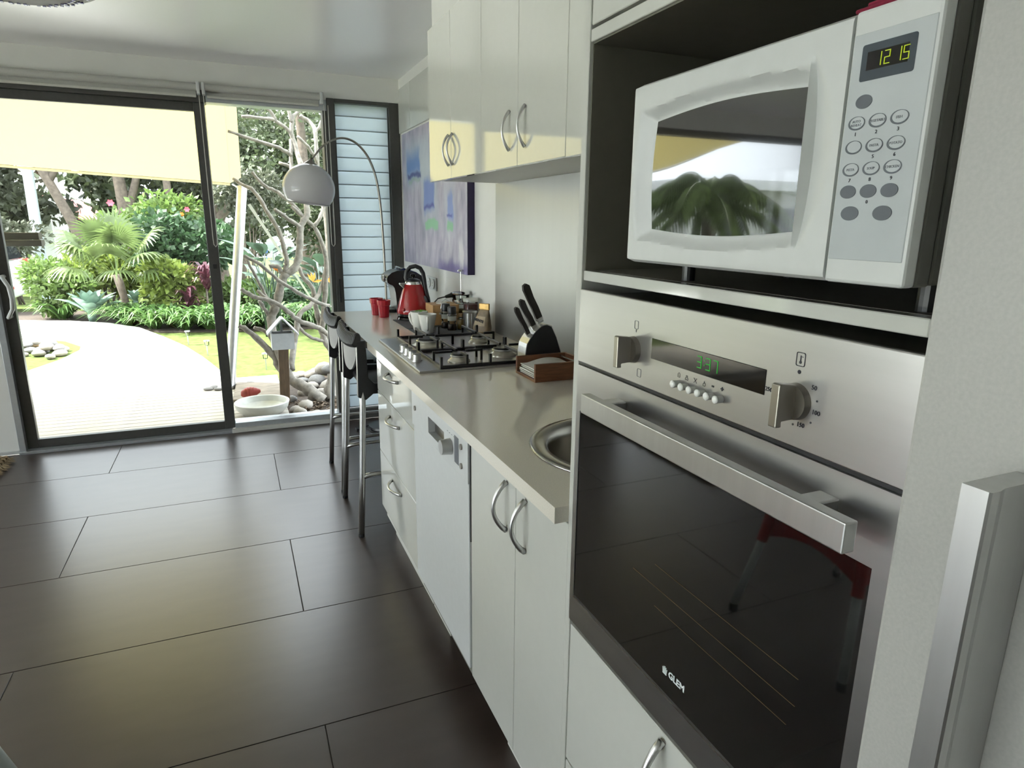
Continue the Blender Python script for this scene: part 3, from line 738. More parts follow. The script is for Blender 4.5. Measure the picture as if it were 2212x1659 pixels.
# ---- gas cooktop
t = thing('gas_cooktop', 'stainless steel gas cooktop with black iron pan supports', 'cooktop', (0.78, 2.445, 0.9))
obj('plate', box(B(), 0.553, 1.015, 2.105, 2.785, 0.9003, 0.9085, 0.002), 'steel', t)
for k, y in enumerate((2.468, 2.405, 2.342, 2.275)):
    b = cyl(B(), (0.588, y, 0.9085), (0.588, y, 0.914), 0.019, 0.018, 24); o = obj('knob_skirt', b, 'steel', t, 'auto')
    b = cyl(B(), (0.588, y, 0.914), (0.588, y, 0.934), 0.0155, 0.0145, 24); box(b, 0.572, 0.604, y - 0.004, y + 0.004, 0.930, 0.938, 0.001)
    obj('knob', b, 'alu', o, 'auto')
M['cream'] = pm('cream_enamel', (0.58, 0.55, 0.45), 0.25, 0.3, noise=0.05)
for x, y, r in ((0.715, 2.560, 0.070), (0.730, 2.215, 0.042), (0.930, 2.560, 0.042), (0.925, 2.270, 0.055)):
    o = obj('burner', lathe(B(), [(0, 0), (r * 1.0, 0), (r * 0.98, 0.006), (r * 0.72, 0.014), (r * 0.66, 0.02), (0, 0.02)], x, y, 0.9085, 32), 'cream', t, 'auto')
    obj('burner_ring', lathe(B(), [(0, 0.020), (r * 0.72, 0.020), (r * 0.76, 0.023), (r * 0.72, 0.026), (0, 0.026)], x, y, 0.9085, 32), 'alu', o, 'auto')
    obj('burner_cap', lathe(B(), [(0, 0.026), (r * 0.64, 0.026), (r * 0.66, 0.029), (r * 0.6, 0.033), (0, 0.034)], x, y, 0.9085, 32), 'cast', o, 'auto')
def trivet(y0, y1, cs):
    b = B(); w = 0.005; x0, x1 = 0.635, 1.000
    for y in (y0, y1): box(b, x0, x1, y - w, y + w, 0.9087, 0.919, 0.001, 1)
    for x in (x0, x1): box(b, x - w, x + w, y0, y1, 0.9087, 0.919, 0.001, 1)
    for y in (y0, y1):
        for x in (x0, (x0 + x1) / 2, x1): box(b, x - w, x + w, y - w, y + w, 0.9087, 0.950, 0.001, 1)
    for (cx, cy) in cs:
        for dx, dy in ((1, 0), (-1, 0), (0, 1), (0, -1)):
            ex = cx + dx * 0.03; ey = cy + dy * 0.03
            fx_ = x1 if dx > 0 and cx > 0.8 else (x0 if dx < 0 and cx < 0.8 else (x0 + x1) / 2) if dx else cx
            fy_ = (y1 if dy > 0 else y0) if dy else cy
            xa, xb = sorted((ex, fx_)); ya, yb = sorted((ey, fy_))
            box(b, xa - 0.0042, xb + 0.0042, ya - 0.0042, yb + 0.0042, 0.9435, 0.9525, 0.001, 1)
            if dx: box(b, fx_ - 0.004, fx_ + 0.004, cy - 0.004, cy + 0.004, 0.9087, 0.9525)
            else: box(b, cx - 0.004, cx + 0.004, fy_ - 0.004, fy_ + 0.004, 0.9087, 0.9525)
    obj('pan_support', b, 'cast', t)
trivet(2.122, 2.425, ((0.730, 2.215), (0.925, 2.270)))
trivet(2.437, 2.768, ((0.715, 2.560), (0.930, 2.560)))
# ================================================================== THINGS ON THE WORKTOP AND WALL
ZW = 0.9002
# ---- painting
m, nt, p = newmat('abstract_painting'); M['painting'] = m
p.inputs['Roughness'].default_value = 0.55
N = nt.nodes; Lk = nt.links
tc = N.new('ShaderNodeTexCoord')
dn = N.new('ShaderNodeTexNoise'); dn.inputs['Scale'].default_value = 9; dn.inputs['Detail'].default_value = 6
Lk.new(tc.outputs['Object'], dn.inputs['Vector'])
sub = N.new('ShaderNodeVectorMath'); sub.operation = 'SUBTRACT'; sub.inputs[1].default_value = (0.5, 0.5, 0.5); Lk.new(dn.outputs['Color'], sub.inputs[0])
scl = N.new('ShaderNodeVectorMath'); scl.operation = 'SCALE'; scl.inputs['Scale'].default_value = 0.09; Lk.new(sub.outputs[0], scl.inputs[0])
add = N.new('ShaderNodeVectorMath'); add.operation = 'ADD'; Lk.new(tc.outputs['Object'], add.inputs[0]); Lk.new(scl.outputs[0], add.inputs[1])
sep = N.new('ShaderNodeSeparateXYZ'); Lk.new(add.outputs[0], sep.inputs[0])
mp = N.new('ShaderNodeMapping'); mp.inputs['Scale'].default_value = (1, 2.6, 1.3); Lk.new(tc.outputs['Object'], mp.inputs[0])
n2 = N.new('ShaderNodeTexNoise'); n2.inputs['Scale'].default_value = 5; n2.inputs['Detail'].default_value = 8; Lk.new(mp.outputs[0], n2.inputs['Vector'])
rp = N.new('ShaderNodeValToRGB'); e = rp.color_ramp.elements
e[0].position = 0.30; e[0].color = (0.27, 0.26, 0.36, 1); e[1].position = 0.72; e[1].color = (0.56, 0.56, 0.60, 1)
q = e.new(0.5); q.color = (0.41, 0.38, 0.48, 1)
Lk.new(n2.outputs['Fac'], rp.inputs[0]); cur = rp.outputs[0]
def edge(sock, a, b_):
    r = N.new('ShaderNodeMapRange'); r.interpolation_type = 'SMOOTHSTEP'; r.inputs['From Min'].default_value = a; r.inputs['From Max'].default_value = b_
    Lk.new(sock, r.inputs['Value']); return r.outputs[0]
def mul(a, b_):
    x = N.new('ShaderNodeMath'); x.operation = 'MULTIPLY'; Lk.new(a, x.inputs[0])
    if isinstance(b_, float): x.inputs[1].default_value = b_
    else: Lk.new(b_, x.inputs[1])
    return x.outputs[0]
PY1, PZ0, PWd, PHt = 4.42, 1.147, 1.296, 0.808       # u from the window end, v from the bottom
def patch(u0, u1, v0, v1, col, op, soft=0.02, softv=None):
    """a painted block; its place is a fraction of the canvas"""
    global cur
    ya, yb = PY1 - u1 * PWd, PY1 - u0 * PWd; za, zb = PZ0 + v0 * PHt, PZ0 + v1 * PHt; sv = softv or soft
    f = mul(mul(edge(sep.outputs['Y'], ya - soft, ya + soft), edge(sep.outputs['Y'], yb + soft, yb - soft)), mul(edge(sep.outputs['Z'], za - sv, za + sv), edge(sep.outputs['Z'], zb + sv, zb - sv)))
    mx = N.new('ShaderNodeMix'); mx.data_type = 'RGBA'; Lk.new(mul(f, op), mx.inputs['Factor']); Lk.new(cur, mx.inputs['A']); mx.inputs['B'].default_value = (*col, 1); cur = mx.outputs['Result']
patch(0.06, 0.50, 0.60, 0.92, (0.46, 0.55, 0.62), 0.6, 0.06, 0.06)
patch(0.36, 0.62, 0.30, 0.80, (0.50, 0.56, 0.62), 0.6, 0.06, 0.08)
patch(0.70, 0.86, 0.25, 0.62, (0.50, 0.54, 0.62), 0.5, 0.05, 0.08)
patch(0.08, 0.335, 0.66, 0.83, (0.08, 0.20, 0.50), 0.85, 0.018, 0.06)
patch(0.10, 0.35, 0.65, 0.685, (0.03, 0.04, 0.20), 0.9, 0.015, 0.010)
patch(0.12, 0.33, 0.615, 0.645, (0.26, 0.40, 0.28), 0.55, 0.02, 0.010)
patch(0.395, 0.565, 0.40, 0.62, (0.12, 0.20, 0.52), 0.85, 0.018, 0.03)
patch(0.395, 0.565, 0.415, 0.440, (0.06, 0.06, 0.32), 0.85, 0.015, 0.010)
patch(0.41, 0.605, 0.27, 0.335, (0.22, 0.56, 0.28), 0.8, 0.014, 0.010)
patch(0.755, 0.825, 0.33, 0.50, (0.16, 0.25, 0.60), 0.75, 0.013, 0.03)
patch(0.74, 0.81, 0.355, 0.375, (0.06, 0.06, 0.36), 0.75, 0.012, 0.008)
patch(0.75, 0.82, 0.262, 0.322, (0.20, 0.56, 0.26), 0.75, 0.010, 0.012)
patch(0.62, 1.02, -0.02, 0.06, (0.15, 0.12, 0.33), 0.85, 0.05, 0.03)
patch(0.905, 0.955, 0.03, 0.20, (0.72, 0.70, 0.72), 0.75, 0.012, 0.05)
patch(0.10, 0.20, 0.10, 0.55, (0.60, 0.55, 0.66), 0.45, 0.03, 0.05)
patch(0.24, 0.30, 0.15, 0.62, (0.64, 0.60, 0.68), 0.40, 0.02, 0.05)
Lk.new(cur, p.inputs['Base Color'])
bp = N.new('ShaderNodeBump'); bp.inputs['Strength'].default_value = 0.25; bp.inputs['Distance'].default_value = 0.004; Lk.new(n2.outputs['Fac'], bp.inputs['Height']); Lk.new(bp.outputs[0], p.inputs['Normal'])
M['canvasedge'] = pm('dark_indigo_edge', (0.020, 0.012, 0.055), 0.6, noise=0.3, scale=20)
t = thing('painting', 'large purple-grey abstract canvas with blue and green blocks', 'painting', (1.09, 3.76, PZ0))
obj('canvas_front', box(B(), 1.079, 1.0815, 3.124, PY1, PZ0, PZ0 + PHt), 'painting', t)
obj('canvas_side', box(B(), 1.0815, XR - 0.0015, 3.1242, PY1 - 0.0002, PZ0 + 0.0002, PZ0 + PHt - 0.0002), 'canvasedge', t)

# ---- power outlet
t = thing('power_outlet', 'clear-faced double power outlet on the wall below the painting', 'outlet', (XR, 3.90, 1.04))
obj('plate', box(B(), XR - 0.008, XR - 0.0008, 3.80, 4.00, 1.000, 1.080, 0.003), 'white', t)
for y in (3.855, 3.945):
    o = obj('socket', lathe(B(), [(0, 0), (0.026, 0), (0.030, 0.003), (0.030, 0.006), (0, 0.006)], 0, 0, 0, 24, Matrix.Translation((XR - 0.008, y, 1.04)) @ Matrix.Rotation(-PI / 2, 4, 'Y')), 'porc', t, 'auto')
    for dy, dz in ((0.008, 0.006), (-0.008, 0.006), (0, -0.01)): obj('slot', box(B(), XR - 0.0145, XR - 0.0138, y + dy - 0.0015, y + dy + 0.0015, 1.04 + dz - 0.004, 1.04 + dz + 0.004), 'black', o)

# ---- red tumblers
def tumbler(x, y, label):
    n = 12; b = B()
    lathe(b, [(0, 0.0), (0.026, 0.0), (0.0275, 0.004), (0.031, 0.062), (0.0355, 0.066), (0.0375, 0.090), (0.0365, 0.0925), (0.0345, 0.090), (0.030, 0.06), (0.025, 0.008), (0, 0.006)], x, y, ZW, n)
    return tag(obj('tumbler', b, 'redmug', None), label, 'cup', 'red tumblers by the coffee machine')
tumbler(0.731, 3.506, 'red tapered tumbler standing apart beside the kettle')
tumbler(0.712, 3.612, 'red tapered tumbler mostly hidden behind the other red tumbler')

# ---- coffee machine
t = thing('coffee_machine', 'black arched capsule coffee machine behind the red kettle', 'coffee machine', (0.90, 3.74, 0.9))
prof = [(0.838, 0.0), (0.838, 0.06), (0.834, 0.11), (0.828, 0.140), (0.818, 0.155), (0.800, 0.162), (0.789, 0.172), (0.786, 0.19), (0.792, 0.207), (0.815, 0.226), (0.845, 0.236), (0.885, 0.238), (0.93, 0.230), (0.975, 0.212), (1.005, 0.18), (1.015, 0.13), (1.015, 0.0)]
b = B(); prism(b, [(x, ZW + z) for x, z in prof], 'y', 3.66, 3.82)
obj('body', b, 'black', t, 'auto')
obj('drip_base', box(B(), 0.775, 0.837, 3.67, 3.81, ZW, ZW + 0.018, 0.004), 'black', t)
obj('outlet_ring', lathe(B(), [(0, 0), (0.017, 0), (0.020, 0.004), (0.017, 0.010), (0, 0.010)], 0, 0, 0, 20, Matrix.Translation((0.787, 3.735, ZW + 0.19)) @ Matrix.Rotation(-PI / 2, 4, 'Y')), 'chrome', t, 'auto')
M['bluelid'] = pm('dark_blue_gloss', (0.02, 0.03, 0.10), 0.12, noise=0.1)
b = B(); prism(b, [(0.86, ZW + 0.239), (0.89, ZW + 0.250), (0.96, ZW + 0.226), (1.00, ZW + 0.200), (0.995, ZW + 0.196), (0.94, ZW + 0.2265)], 'y', 3.68, 3.80)
obj('lid_lever', b, 'bluelid', t)
obj('lever_tip', cyl(B(), (0.873, 3.68, ZW + 0.249), (0.873, 3.80, ZW + 0.249), 0.0055, seg=12), 'chrome', t, 'auto')

# ---- kettle
KX, KY = 0.862, 3.37
t = thing('kettle', 'red pyramid-shaped electric kettle with a black loop handle', 'kettle', (KX, KY, 0.9))
obj('power_base', lathe(B(), [(0, 0), (0.088, 0), (0.090, 0.006), (0.086, 0.016), (0, 0.018)], KX, KY, ZW, 40), 'blackgl', t, 'auto')
obj('lower_band', lathe(B(), [(0, 0.019), (0.080, 0.019), (0.086, 0.024), (0.087, 0.036), (0, 0.036)], KX, KY, ZW, 40), 'blackgl', t, 'auto')
obj('body', lathe(B(), [(0.0, 0.036), (0.087, 0.036), (0.0885, 0.044), (0.086, 0.060), (0.074, 0.105), (0.060, 0.150), (0.047, 0.183), (0.044, 0.187), (0, 0.188)], KX, KY, ZW, 48), 'redgl', t, 'auto')
obj('collar', lathe(B(), [(0.0, 0.187), (0.0445, 0.187), (0.0445, 0.193), (0.041, 0.201), (0, 0.202)], KX, KY, ZW, 40), 'chrome', t, 'auto')
lid = obj('lid', lathe(B(), [(0, 0.202), (0.040, 0.202), (0.038, 0.208), (0.022, 0.216), (0, 0.218)], KX, KY, ZW, 32), 'black', t, 'auto')
obj('lid_knob', lathe(B(), [(0.006, 0.216), (0.006, 0.224), (0.014, 0.228), (0.015, 0.234), (0.010, 0.240), (0, 0.241)], KX, KY, ZW, 24), 'blackgl', lid, 'auto')
b = B(); prism(b, [(KX - 0.075, ZW + 0.188), (KX - 0.072, ZW + 0.194), (KX - 0.046, ZW + 0.196), (KX - 0.052, ZW + 0.165)], 'y', KY - 0.013, KY + 0.013, 0.002)
obj('spout', b, 'chrome', t)
hp = [(-0.030, 0.195), (-0.040, 0.222), (-0.036, 0.252), (-0.016, 0.275), (0.012, 0.281), (0.036, 0.270), (0.050, 0.245), (0.056, 0.210), (0.060, 0.170), (0.068, 0.128), (0.080, 0.088)]
hs = []
for i in range(len(hp) - 1):
    for k in range(3):
        f = k / 3; hs.append((hp[i][0] * (1 - f) + hp[i + 1][0] * f, hp[i][1] * (1 - f) + hp[i + 1][1] * f))
hs.append(hp[-1])
obj('handle', tube(B(), [(KX + u * 0.93, KY - 0.36 * (u + 0.03), ZW + z) for u, z in hs], [0.011] * (len(hs) - 6) + [0.0115, 0.012, 0.0125, 0.012, 0.010, 0.007], 12), 'black', t, True)
b = bmesh.new(); bmesh.ops.create_uvsphere(b, u_segments=16, v_segments=12, radius=1.0)
b2 = B(); join(b2, b, Matrix.Translation((KX + 0.052, KY - 0.048, ZW + 0.105)) @ Matrix.Rotation(math.radians(-18), 4, 'Y') @ Matrix.Diagonal((0.010, 0.012, 0.026, 1)))
obj('water_gauge', b2, 'inkgrey', t, True)
b = bmesh.new(); bmesh.ops.create_uvsphere(b, u_segments=14, v_segments=8, radius=0.009); b2 = B(); join(b2, b, Matrix.Translation((KX - 0.066, KY - 0.055, ZW + 0.060)))
obj('switch', b2, 'redpl', t, True)

# ---- mats
for y0, y1, x0, lab in ((3.062, 3.375, 0.748, 'dark grey woven mat in front of the red kettle'), (2.815, 3.045, 0.748, 'dark grey woven mat under the white cups')):
    b = B(); box(b, x0, 1.00, y0, y1, ZW, ZW + 0.0025, 0.0008, 1)
    nn = int((1.0 - x0) / 0.008)
    for k in range(nn): box(b, x0 + 0.008 * k + 0.001, x0 + 0.008 * k + 0.007, y0 + 0.002, y1 - 0.002, ZW + 0.0025, ZW + 0.0033)
    tag(obj('woven_mat', b, 'mat'), lab, 'mat', 'woven mats on the worktop')

# ---- white cups
def cup(x, y, rot, label):
    t = thing('white_cup', label, 'cup', (x, y, ZW + 0.0034), rot, 'white cups on the mat')
    obj('bowl', lathe(B(), [(0, 0), (0.025, 0), (0.027, 0.003), (0.034, 0.040), (0.042, 0.084), (0.0425, 0.088), (0.041, 0.088), (0.032, 0.040), (0.024, 0.006), (0, 0.005)], 0, 0, 0, 36), 'porc', t, 'auto', local=True)
    pts = [(-0.037, 0, 0.074), (-0.052, 0, 0.078), (-0.063, 0, 0.072), (-0.066, 0, 0.058), (-0.058, 0, 0.038), (-0.044, 0, 0.022), (-0.031, 0, 0.018)]
    obj('handle', tube(B(), pts, 0.0052, 8), 'porc', t, True, local=True)
cup(0.806, 2.905, math.radians(75), 'white tapered cup with its handle towards the cooktop')
cup(0.792, 3.002, math.radians(-60), 'white tapered cup behind another cup, holding a green sprig')
# ---- herb sprig
t = thing('herb_sprig', 'bright green herb leaves sticking out of the rear white cup', 'herb', (0.792, 3.002, ZW + 0.05))
obj('stem', tube(B(), [(0.792, 3.002, ZW + 0.02), (0.795, 3.000, ZW + 0.085), (0.80, 2.998, ZW + 0.102)], 0.0015, 6), 'leafbright', t, True)
def leaf_quad(b, c, d, n, L, W, bend=0.25):
    """a pointed leaf from c along d"""
    d = Vector(d).normalized(); s = d.cross(Vector(n)).normalized(); up = s.cross(d)
    c = Vector(c); pts = []
    v0 = b.verts.new(c); rows = []
    for f, w in ((0.3, 0.8), (0.6, 1.0), (0.85, 0.5)):
        m_ = c + d * L * f + up * (-bend * L * f * f); rows.append((b.verts.new(m_ + s * W * w), b.verts.new(m_ - s * W * w)))
    v1 = b.verts.new(c + d * L + up * (-bend * L))
    b.faces.new((v0, rows[0][0], rows[0][1]))
    for a, c2 in zip(rows, rows[1:]): b.faces.new((a[0], c2[0], c2[1], a[1]))
    b.faces.new((rows[-1][0], v1, rows[-1][1]))
for k in range(7):
    a = k * 0.9; b = B(); leaf_quad(b, (0.80, 2.998, ZW + 0.094), (math.cos(a), math.sin(a), 0.25), (0, 0, 1), 0.034, 0.009)
    obj('leaf', b, 'leafbright', t, True)

# ---- bamboo box with a disc on its lid
t = thing('bamboo_box', 'square bamboo box with a slotted front behind the pepper mills', 'box', (0.965, 3.17, 0.9))
b = B(); box(b, 0.892, 1.025, 3.105, 3.235, ZW + 0.0036, ZW + 0.068, 0.001, 1); obj('body', b, 'bamboo', t)
b = B(); box(b, 0.890, 1.027, 3.103, 3.237, ZW + 0.0685, ZW + 0.104, 0.002); lo = obj('lid', b, 'bamboo', t)
obj('slot', box(B(), 0.922, 0.962, 3.1022, 3.104, ZW + 0.058, ZW + 0.066), 'carc', t)
obj('cork_disc', lathe(B(), [(0, 0), (0.028, 0), (0.028, 0.004), (0, 0.004)], 0.955, 3.17, ZW + 0.1042, 24), 'paper', lo, 'auto')

# ---- pepper mills
def mill(x, y, h, label, wire):
    t = thing('pepper_mill', label, 'pepper mill', (x, y, ZW), group='pepper mills')
    z0 = ZW + 0.0034
    obj('jar', lathe(B(), [(0, 0), (0.021, 0), (0.022, 0.004), (0.020, 0.028), (0.0175, 0.034), (0.0205, 0.040), (0.0205, h - 0.045), (0.018, h - 0.042), (0, h - 0.042)], x, y, z0, 28), 'clear', t, 'auto')
    obj('contents', lathe(B(), [(0, 0.003), (0.0185, 0.003), (0.0175, 0.026), (0, 0.028)], x, y, z0, 24), 'coffee', t, 'auto')
    obj('label', lathe(B(), [(0.0208, 0.046), (0.0208, 0.068)], x, y, z0, 28), 'carc', t, True)
    obj('collar', lathe(B(), [(0, h - 0.044), (0.019, h - 0.044), (0.0225, h - 0.040), (0.0225, h - 0.036), (0, h - 0.036)], x, y, z0, 28), 'chrome', t, 'auto')
    obj('cap', lathe(B(), [(0, h - 0.036), (0.0205, h - 0.036), (0.021, h - 0.006), (0.018, h), (0, h)], x, y, z0, 28), 'black', t, 'auto')
    if wire:
        obj('wire_loop', tube(B(), [(x - 0.021, y, z0 + 0.05), (x - 0.026, y, z0 + 0.085), (x - 0.018, y, z0 + h + 0.012), (x, y, z0 + h + 0.020), (x + 0.018, y, z0 + h + 0.012), (x + 0.026, y, z0 + 0.085)], 0.0014, 6), 'chrome', t, True)
mill(0.938, 2.945, 0.112, 'glass pepper mill with a black cap and pale label', False)
mill(0.930, 3.020, 0.118, 'glass pepper mill with a black cap under a wire loop', True)
# ---- small corked bottle
t = thing('spice_bottle', 'little glass bottle of amber spice beside the pepper mills', 'bottle', (0.985, 2.955, ZW))
obj('glass', lathe(B(), [(0, 0), (0.016, 0), (0.017, 0.003), (0.017, 0.050), (0.010, 0.060), (0.010, 0.068), (0, 0.068)], 0.985, 2.955, ZW + 0.0034, 24), 'clear', t, 'auto')
obj('contents', lathe(B(), [(0, 0.003), (0.0155, 0.003), (0.0155, 0.046), (0, 0.047)], 0.985, 2.955, ZW + 0.0034, 24), 'spice', t, 'auto')
obj('cork', lathe(B(), [(0, 0.060), (0.0088, 0.060), (0.0098, 0.076), (0, 0.077)], 0.985, 2.955, ZW + 0.0034, 20), 'bamboo', t, 'auto')

# ---- french press
FX, FY = 1.028, 3.055 + 0.14
t = thing('french_press', 'glass French press with its metal plunger pulled up', 'coffee press', (1.068, FY, ZW))
FX = 1.068
obj('beaker', lathe(B(), [(0, 0), (0.042, 0), (0.043, 0.004), (0.043, 0.132), (0.046, 0.140), (0.044, 0.140), (0.041, 0.132), (0.041, 0.005), (0, 0.004)], FX, FY, ZW + 0.006, 36), 'clear', t, True)
obj('brew', lathe(B(), [(0, 0.006), (0.040, 0.006), (0.040, 0.060), (0, 0.061)], FX, FY, ZW + 0.006, 30), 'spice', t, 'auto')
obj('frame_ring', lathe(B(), [(0.0435, 0.100), (0.046, 0.100), (0.046, 0.112), (0.0435, 0.112), (0.0435, 0.100)], FX, FY, ZW + 0.006, 36), 'chrome', t, 'auto')
obj('frame_base', lathe(B(), [(0, -0.0055), (0.046, -0.0055), (0.047, 0.0), (0.046, 0.008), (0.0438, 0.008), (0.0438, -0.0005), (0, -0.0005)], FX, FY, ZW + 0.006, 36), 'chrome', t, 'auto')
for a in (0.4, 1.97, 3.54, 5.11): obj('frame_strut', box(B(), FX + 0.0445 * math.cos(a) - 0.003, FX + 0.0445 * math.cos(a) + 0.003, FY + 0.0445 * math.sin(a) - 0.003, FY + 0.0445 * math.sin(a) + 0.003, ZW + 0.008, ZW + 0.112), 'chrome', t)
lo = obj('lid', lathe(B(), [(0, 0.140), (0.047, 0.140), (0.048, 0.146), (0.040, 0.152), (0.012, 0.155), (0, 0.156)], FX, FY, ZW + 0.006, 36), 'chrome', t, 'auto')
obj('plunger_rod', cyl(B(), (FX, FY, ZW + 0.10), (FX, FY, ZW + 0.268), 0.0022, seg=10), 'chrome', t, 'auto')
obj('plunger_knob', lathe(B(), [(0, 0.262), (0.016, 0.262), (0.017, 0.266), (0.012, 0.271), (0, 0.272)], FX, FY, ZW, 20), 'chrome', t, 'auto')
obj('plunger_disc', lathe(B(), [(0, 0.09), (0.039, 0.09), (0.039, 0.094), (0, 0.095)], FX, FY, ZW + 0.006, 30), 'chrome', t, 'auto')
obj('handle', tube(B(), [(FX - 0.004, FY + 0.046, ZW + 0.11), (FX - 0.006, FY + 0.075, ZW + 0.10), (FX - 0.006, FY + 0.078, ZW + 0.05), (FX - 0.004, FY + 0.047, ZW + 0.03)], 0.005, 8), 'black', t, True)

# ---- jars
JX, JY = 1.068, 3.045
t = thing('jam_jar', 'glass jar of dark red preserve with a pale lid', 'jar', (JX, JY, ZW))
obj('glass', lathe(B(), [(0, 0), (0.034, 0), (0.036, 0.004), (0.036, 0.118), (0.033, 0.124), (0, 0.124)], JX, JY, ZW, 32), 'clear', t, 'auto')
obj('preserve', lathe(B(), [(0, 0.004), (0.0345, 0.004), (0.0345, 0.112), (0, 0.113)], JX, JY, ZW, 30), 'jam', t, 'auto')
obj('lid', lathe(B(), [(0, 0.124), (0.0375, 0.124), (0.038, 0.136), (0.036, 0.139), (0, 0.139)], JX, JY, ZW, 32), 'carc', t, 'auto')
RX, RY = 1.030, 2.950
t = thing('ribbed_jar', 'upright ribbed metal canister with a round lid beside the snack bag', 'canister', (RX, RY, ZW))
n = 48; b = bmesh.new(); lo_ = []; hi_ = []
for k in range(n):
    r = 0.033 if k % 4 < 2 else 0.0312; a = 2 * PI * k / n
    lo_.append(b.verts.new((RX + r * math.cos(a), RY + r * math.sin(a), ZW))); hi_.append(b.verts.new((RX + r * math.cos(a), RY + r * math.sin(a), ZW + 0.082)))
b.faces.new(list(reversed(lo_))); b.faces.new(hi_)
for k in range(n): b.faces.new((lo_[k], lo_[(k + 1) % n], hi_[(k + 1) % n], hi_[k]))
obj('body', b, 'alu', t)
obj('lid', lathe(B(), [(0, 0.0822), (0.0355, 0.0822), (0.0365, 0.088), (0.034, 0.092), (0, 0.094)], RX, RY, ZW, 36), 'alu', t, 'auto')

# ---- snack bag
M['bag'] = pm('kraft_snack_bag', (0.36, 0.27, 0.17), 0.42, noise=0.45, scale=16, bump=0.6)
M['gold'] = pm('gold_foil', (0.60, 0.38, 0.12), 0.35, 0.4, noise=0.2, scale=40, bump=0.3)
M['tan'] = pm('tan_label', (0.58, 0.46, 0.30), 0.5, noise=0.08)
BX, BY, BR = 1.056, 2.848, math.radians(38)
t = thing('snack_bag', 'crumpled brown snack bag lettered MENTS with a folded gold top', 'bag', (BX, BY, ZW), BR)
b = bmesh.new(); rows = []; rg = random.Random(5)
for i in range(15):
    f = i / 14; z = 0.112 * f
    hw = 0.047 * (1 - 0.50 * f ** 1.6) * (0.86 + 0.14 * min(1, f * 6)); th = 0.026 * (1 - f ** 1.5) ** 0.8 + 0.003
    lean = 0.014 * f * f
    row = []
    for k in range(24):
        a = 2 * PI * k / 24; c, s = math.cos(a), math.sin(a)
        cr = 1 + rg.uniform(-0.05, 0.05)
        row.append(b.verts.new((th * math.copysign(abs(c) ** 0.7, c) * cr, hw * math.copysign(abs(s) ** 0.6, s) - lean, z)))
    rows.append(row)
for a, c in zip(rows, rows[1:]):
    for k in range(24): b.faces.new((a[k], a[(k + 1) % 24], c[(k + 1) % 24], c[k]))
b.faces.new(list(reversed(rows[0]))); b.faces.new(rows[-1])
bo = obj('bag_body', b, 'bag', t, True, local=True)
b = B(); box(b, -0.006, 0.004, -0.040, 0.012, 0.108, 0.138, 0.002); box(b, -0.009, -0.006, -0.040, 0.012, 0.112, 0.137, 0.001)
obj('folded_top', b, 'gold', t, local=True)
b = bmesh.new(); gr = []
for i in range(6):
    r_ = []
    for k in range(7):
        y = -0.028 + 0.056 * k / 6; z = 0.034 + 0.044 * i / 5
        f = z / 0.112; hw = 0.047 * (1 - 0.50 * f ** 1.6); th = 0.026 * (1 - f ** 1.5) ** 0.8 + 0.003; yy = y + 0.014 * f * f
        s = min(0.999, abs(yy / hw)) ** (1 / 0.6); c = math.sqrt(1 - s * s) ** 0.7
        r_.append(b.verts.new((-th * c * 1.05 - 0.0012, y, z)))
    gr.append(r_)
for i in range(5):
    for k in range(6): b.faces.new((gr[i][k], gr[i][k + 1], gr[i + 1][k + 1], gr[i + 1][k]))
obj('paper_label', b, 'tan', bo, True, local=True)
tx = text('bag_lettering', 'MENTS', 0.0170, (-0.0292, 0.002, 0.060), None, 'ink', 0.0006, bold=0.0006)
for v in tx.data.vertices: v.co = Matrix.Translation((0, 0.002, 0.060)) @ Matrix.Rotation(math.radians(14), 4, 'X') @ Matrix.Translation((0, -0.002, -0.060)) @ v.co
tx.parent = bo

# ---- power plug with cord
t = thing('power_lead', 'black power lead and plug lying over the bamboo box', 'power lead', (0.98, 3.25, ZW))
obj('cable', tube(B(), [(0.935, 3.30, ZW + 0.004), (0.940, 3.285, ZW + 0.05), (0.945, 3.262, ZW + 0.10), (0.960, 3.250, ZW + 0.120), (0.985, 3.248, ZW + 0.126), (1.005, 3.250, ZW + 0.128)], 0.0035, 8), 'black', t, True)
obj('plug', cyl(B(), (1.003, 3.250, ZW + 0.128), (1.040, 3.262, ZW + 0.134), 0.008, 0.013, 14), 'black', t, 'auto')
obj('plug_face', cyl(B(), (1.040, 3.262, ZW + 0.134), (1.046, 3.264, ZW + 0.135), 0.015, seg=16), 'black', t, 'auto')

# ---- knife block
t = thing('knife_block', 'rounded knife block with black faces and a satin steel band', 'knife block', (0.99, 2.052, ZW))
def kprof(s=0.0):
    pts = [(0.912 - s, 0.0), (0.911 - s, 0.06), (0.914 - s, 0.082)]
    for k in range(8):
        f = k / 7; pts.append((0.917 + 0.073 * f - s * (1 - f), 0.096 + 0.062 * math.sin(f * PI / 2) ** 0.9 + s * f))
    pts += [(1.006 + s, 0.152 + s), (1.026 + s, 0.112), (1.044 + s, 0.060), (1.056 + s, 0.0)]
    return [(x, ZW + z) for x, z in pts]
b = B(); prism(b, kprof(0.0), 'y', 2.0165, 2.0885); obj('black_core', b, 'black', t)
b = B(); frame_ring(b, kprof(0.003), kprof(0.0002), 'y', 2.019, 2.086); obj('steel_band', b, 'alu', t)
M['khandle'] = pm('dark_knife_handle', (0.018, 0.016, 0.015), 0.35, noise=0.3)
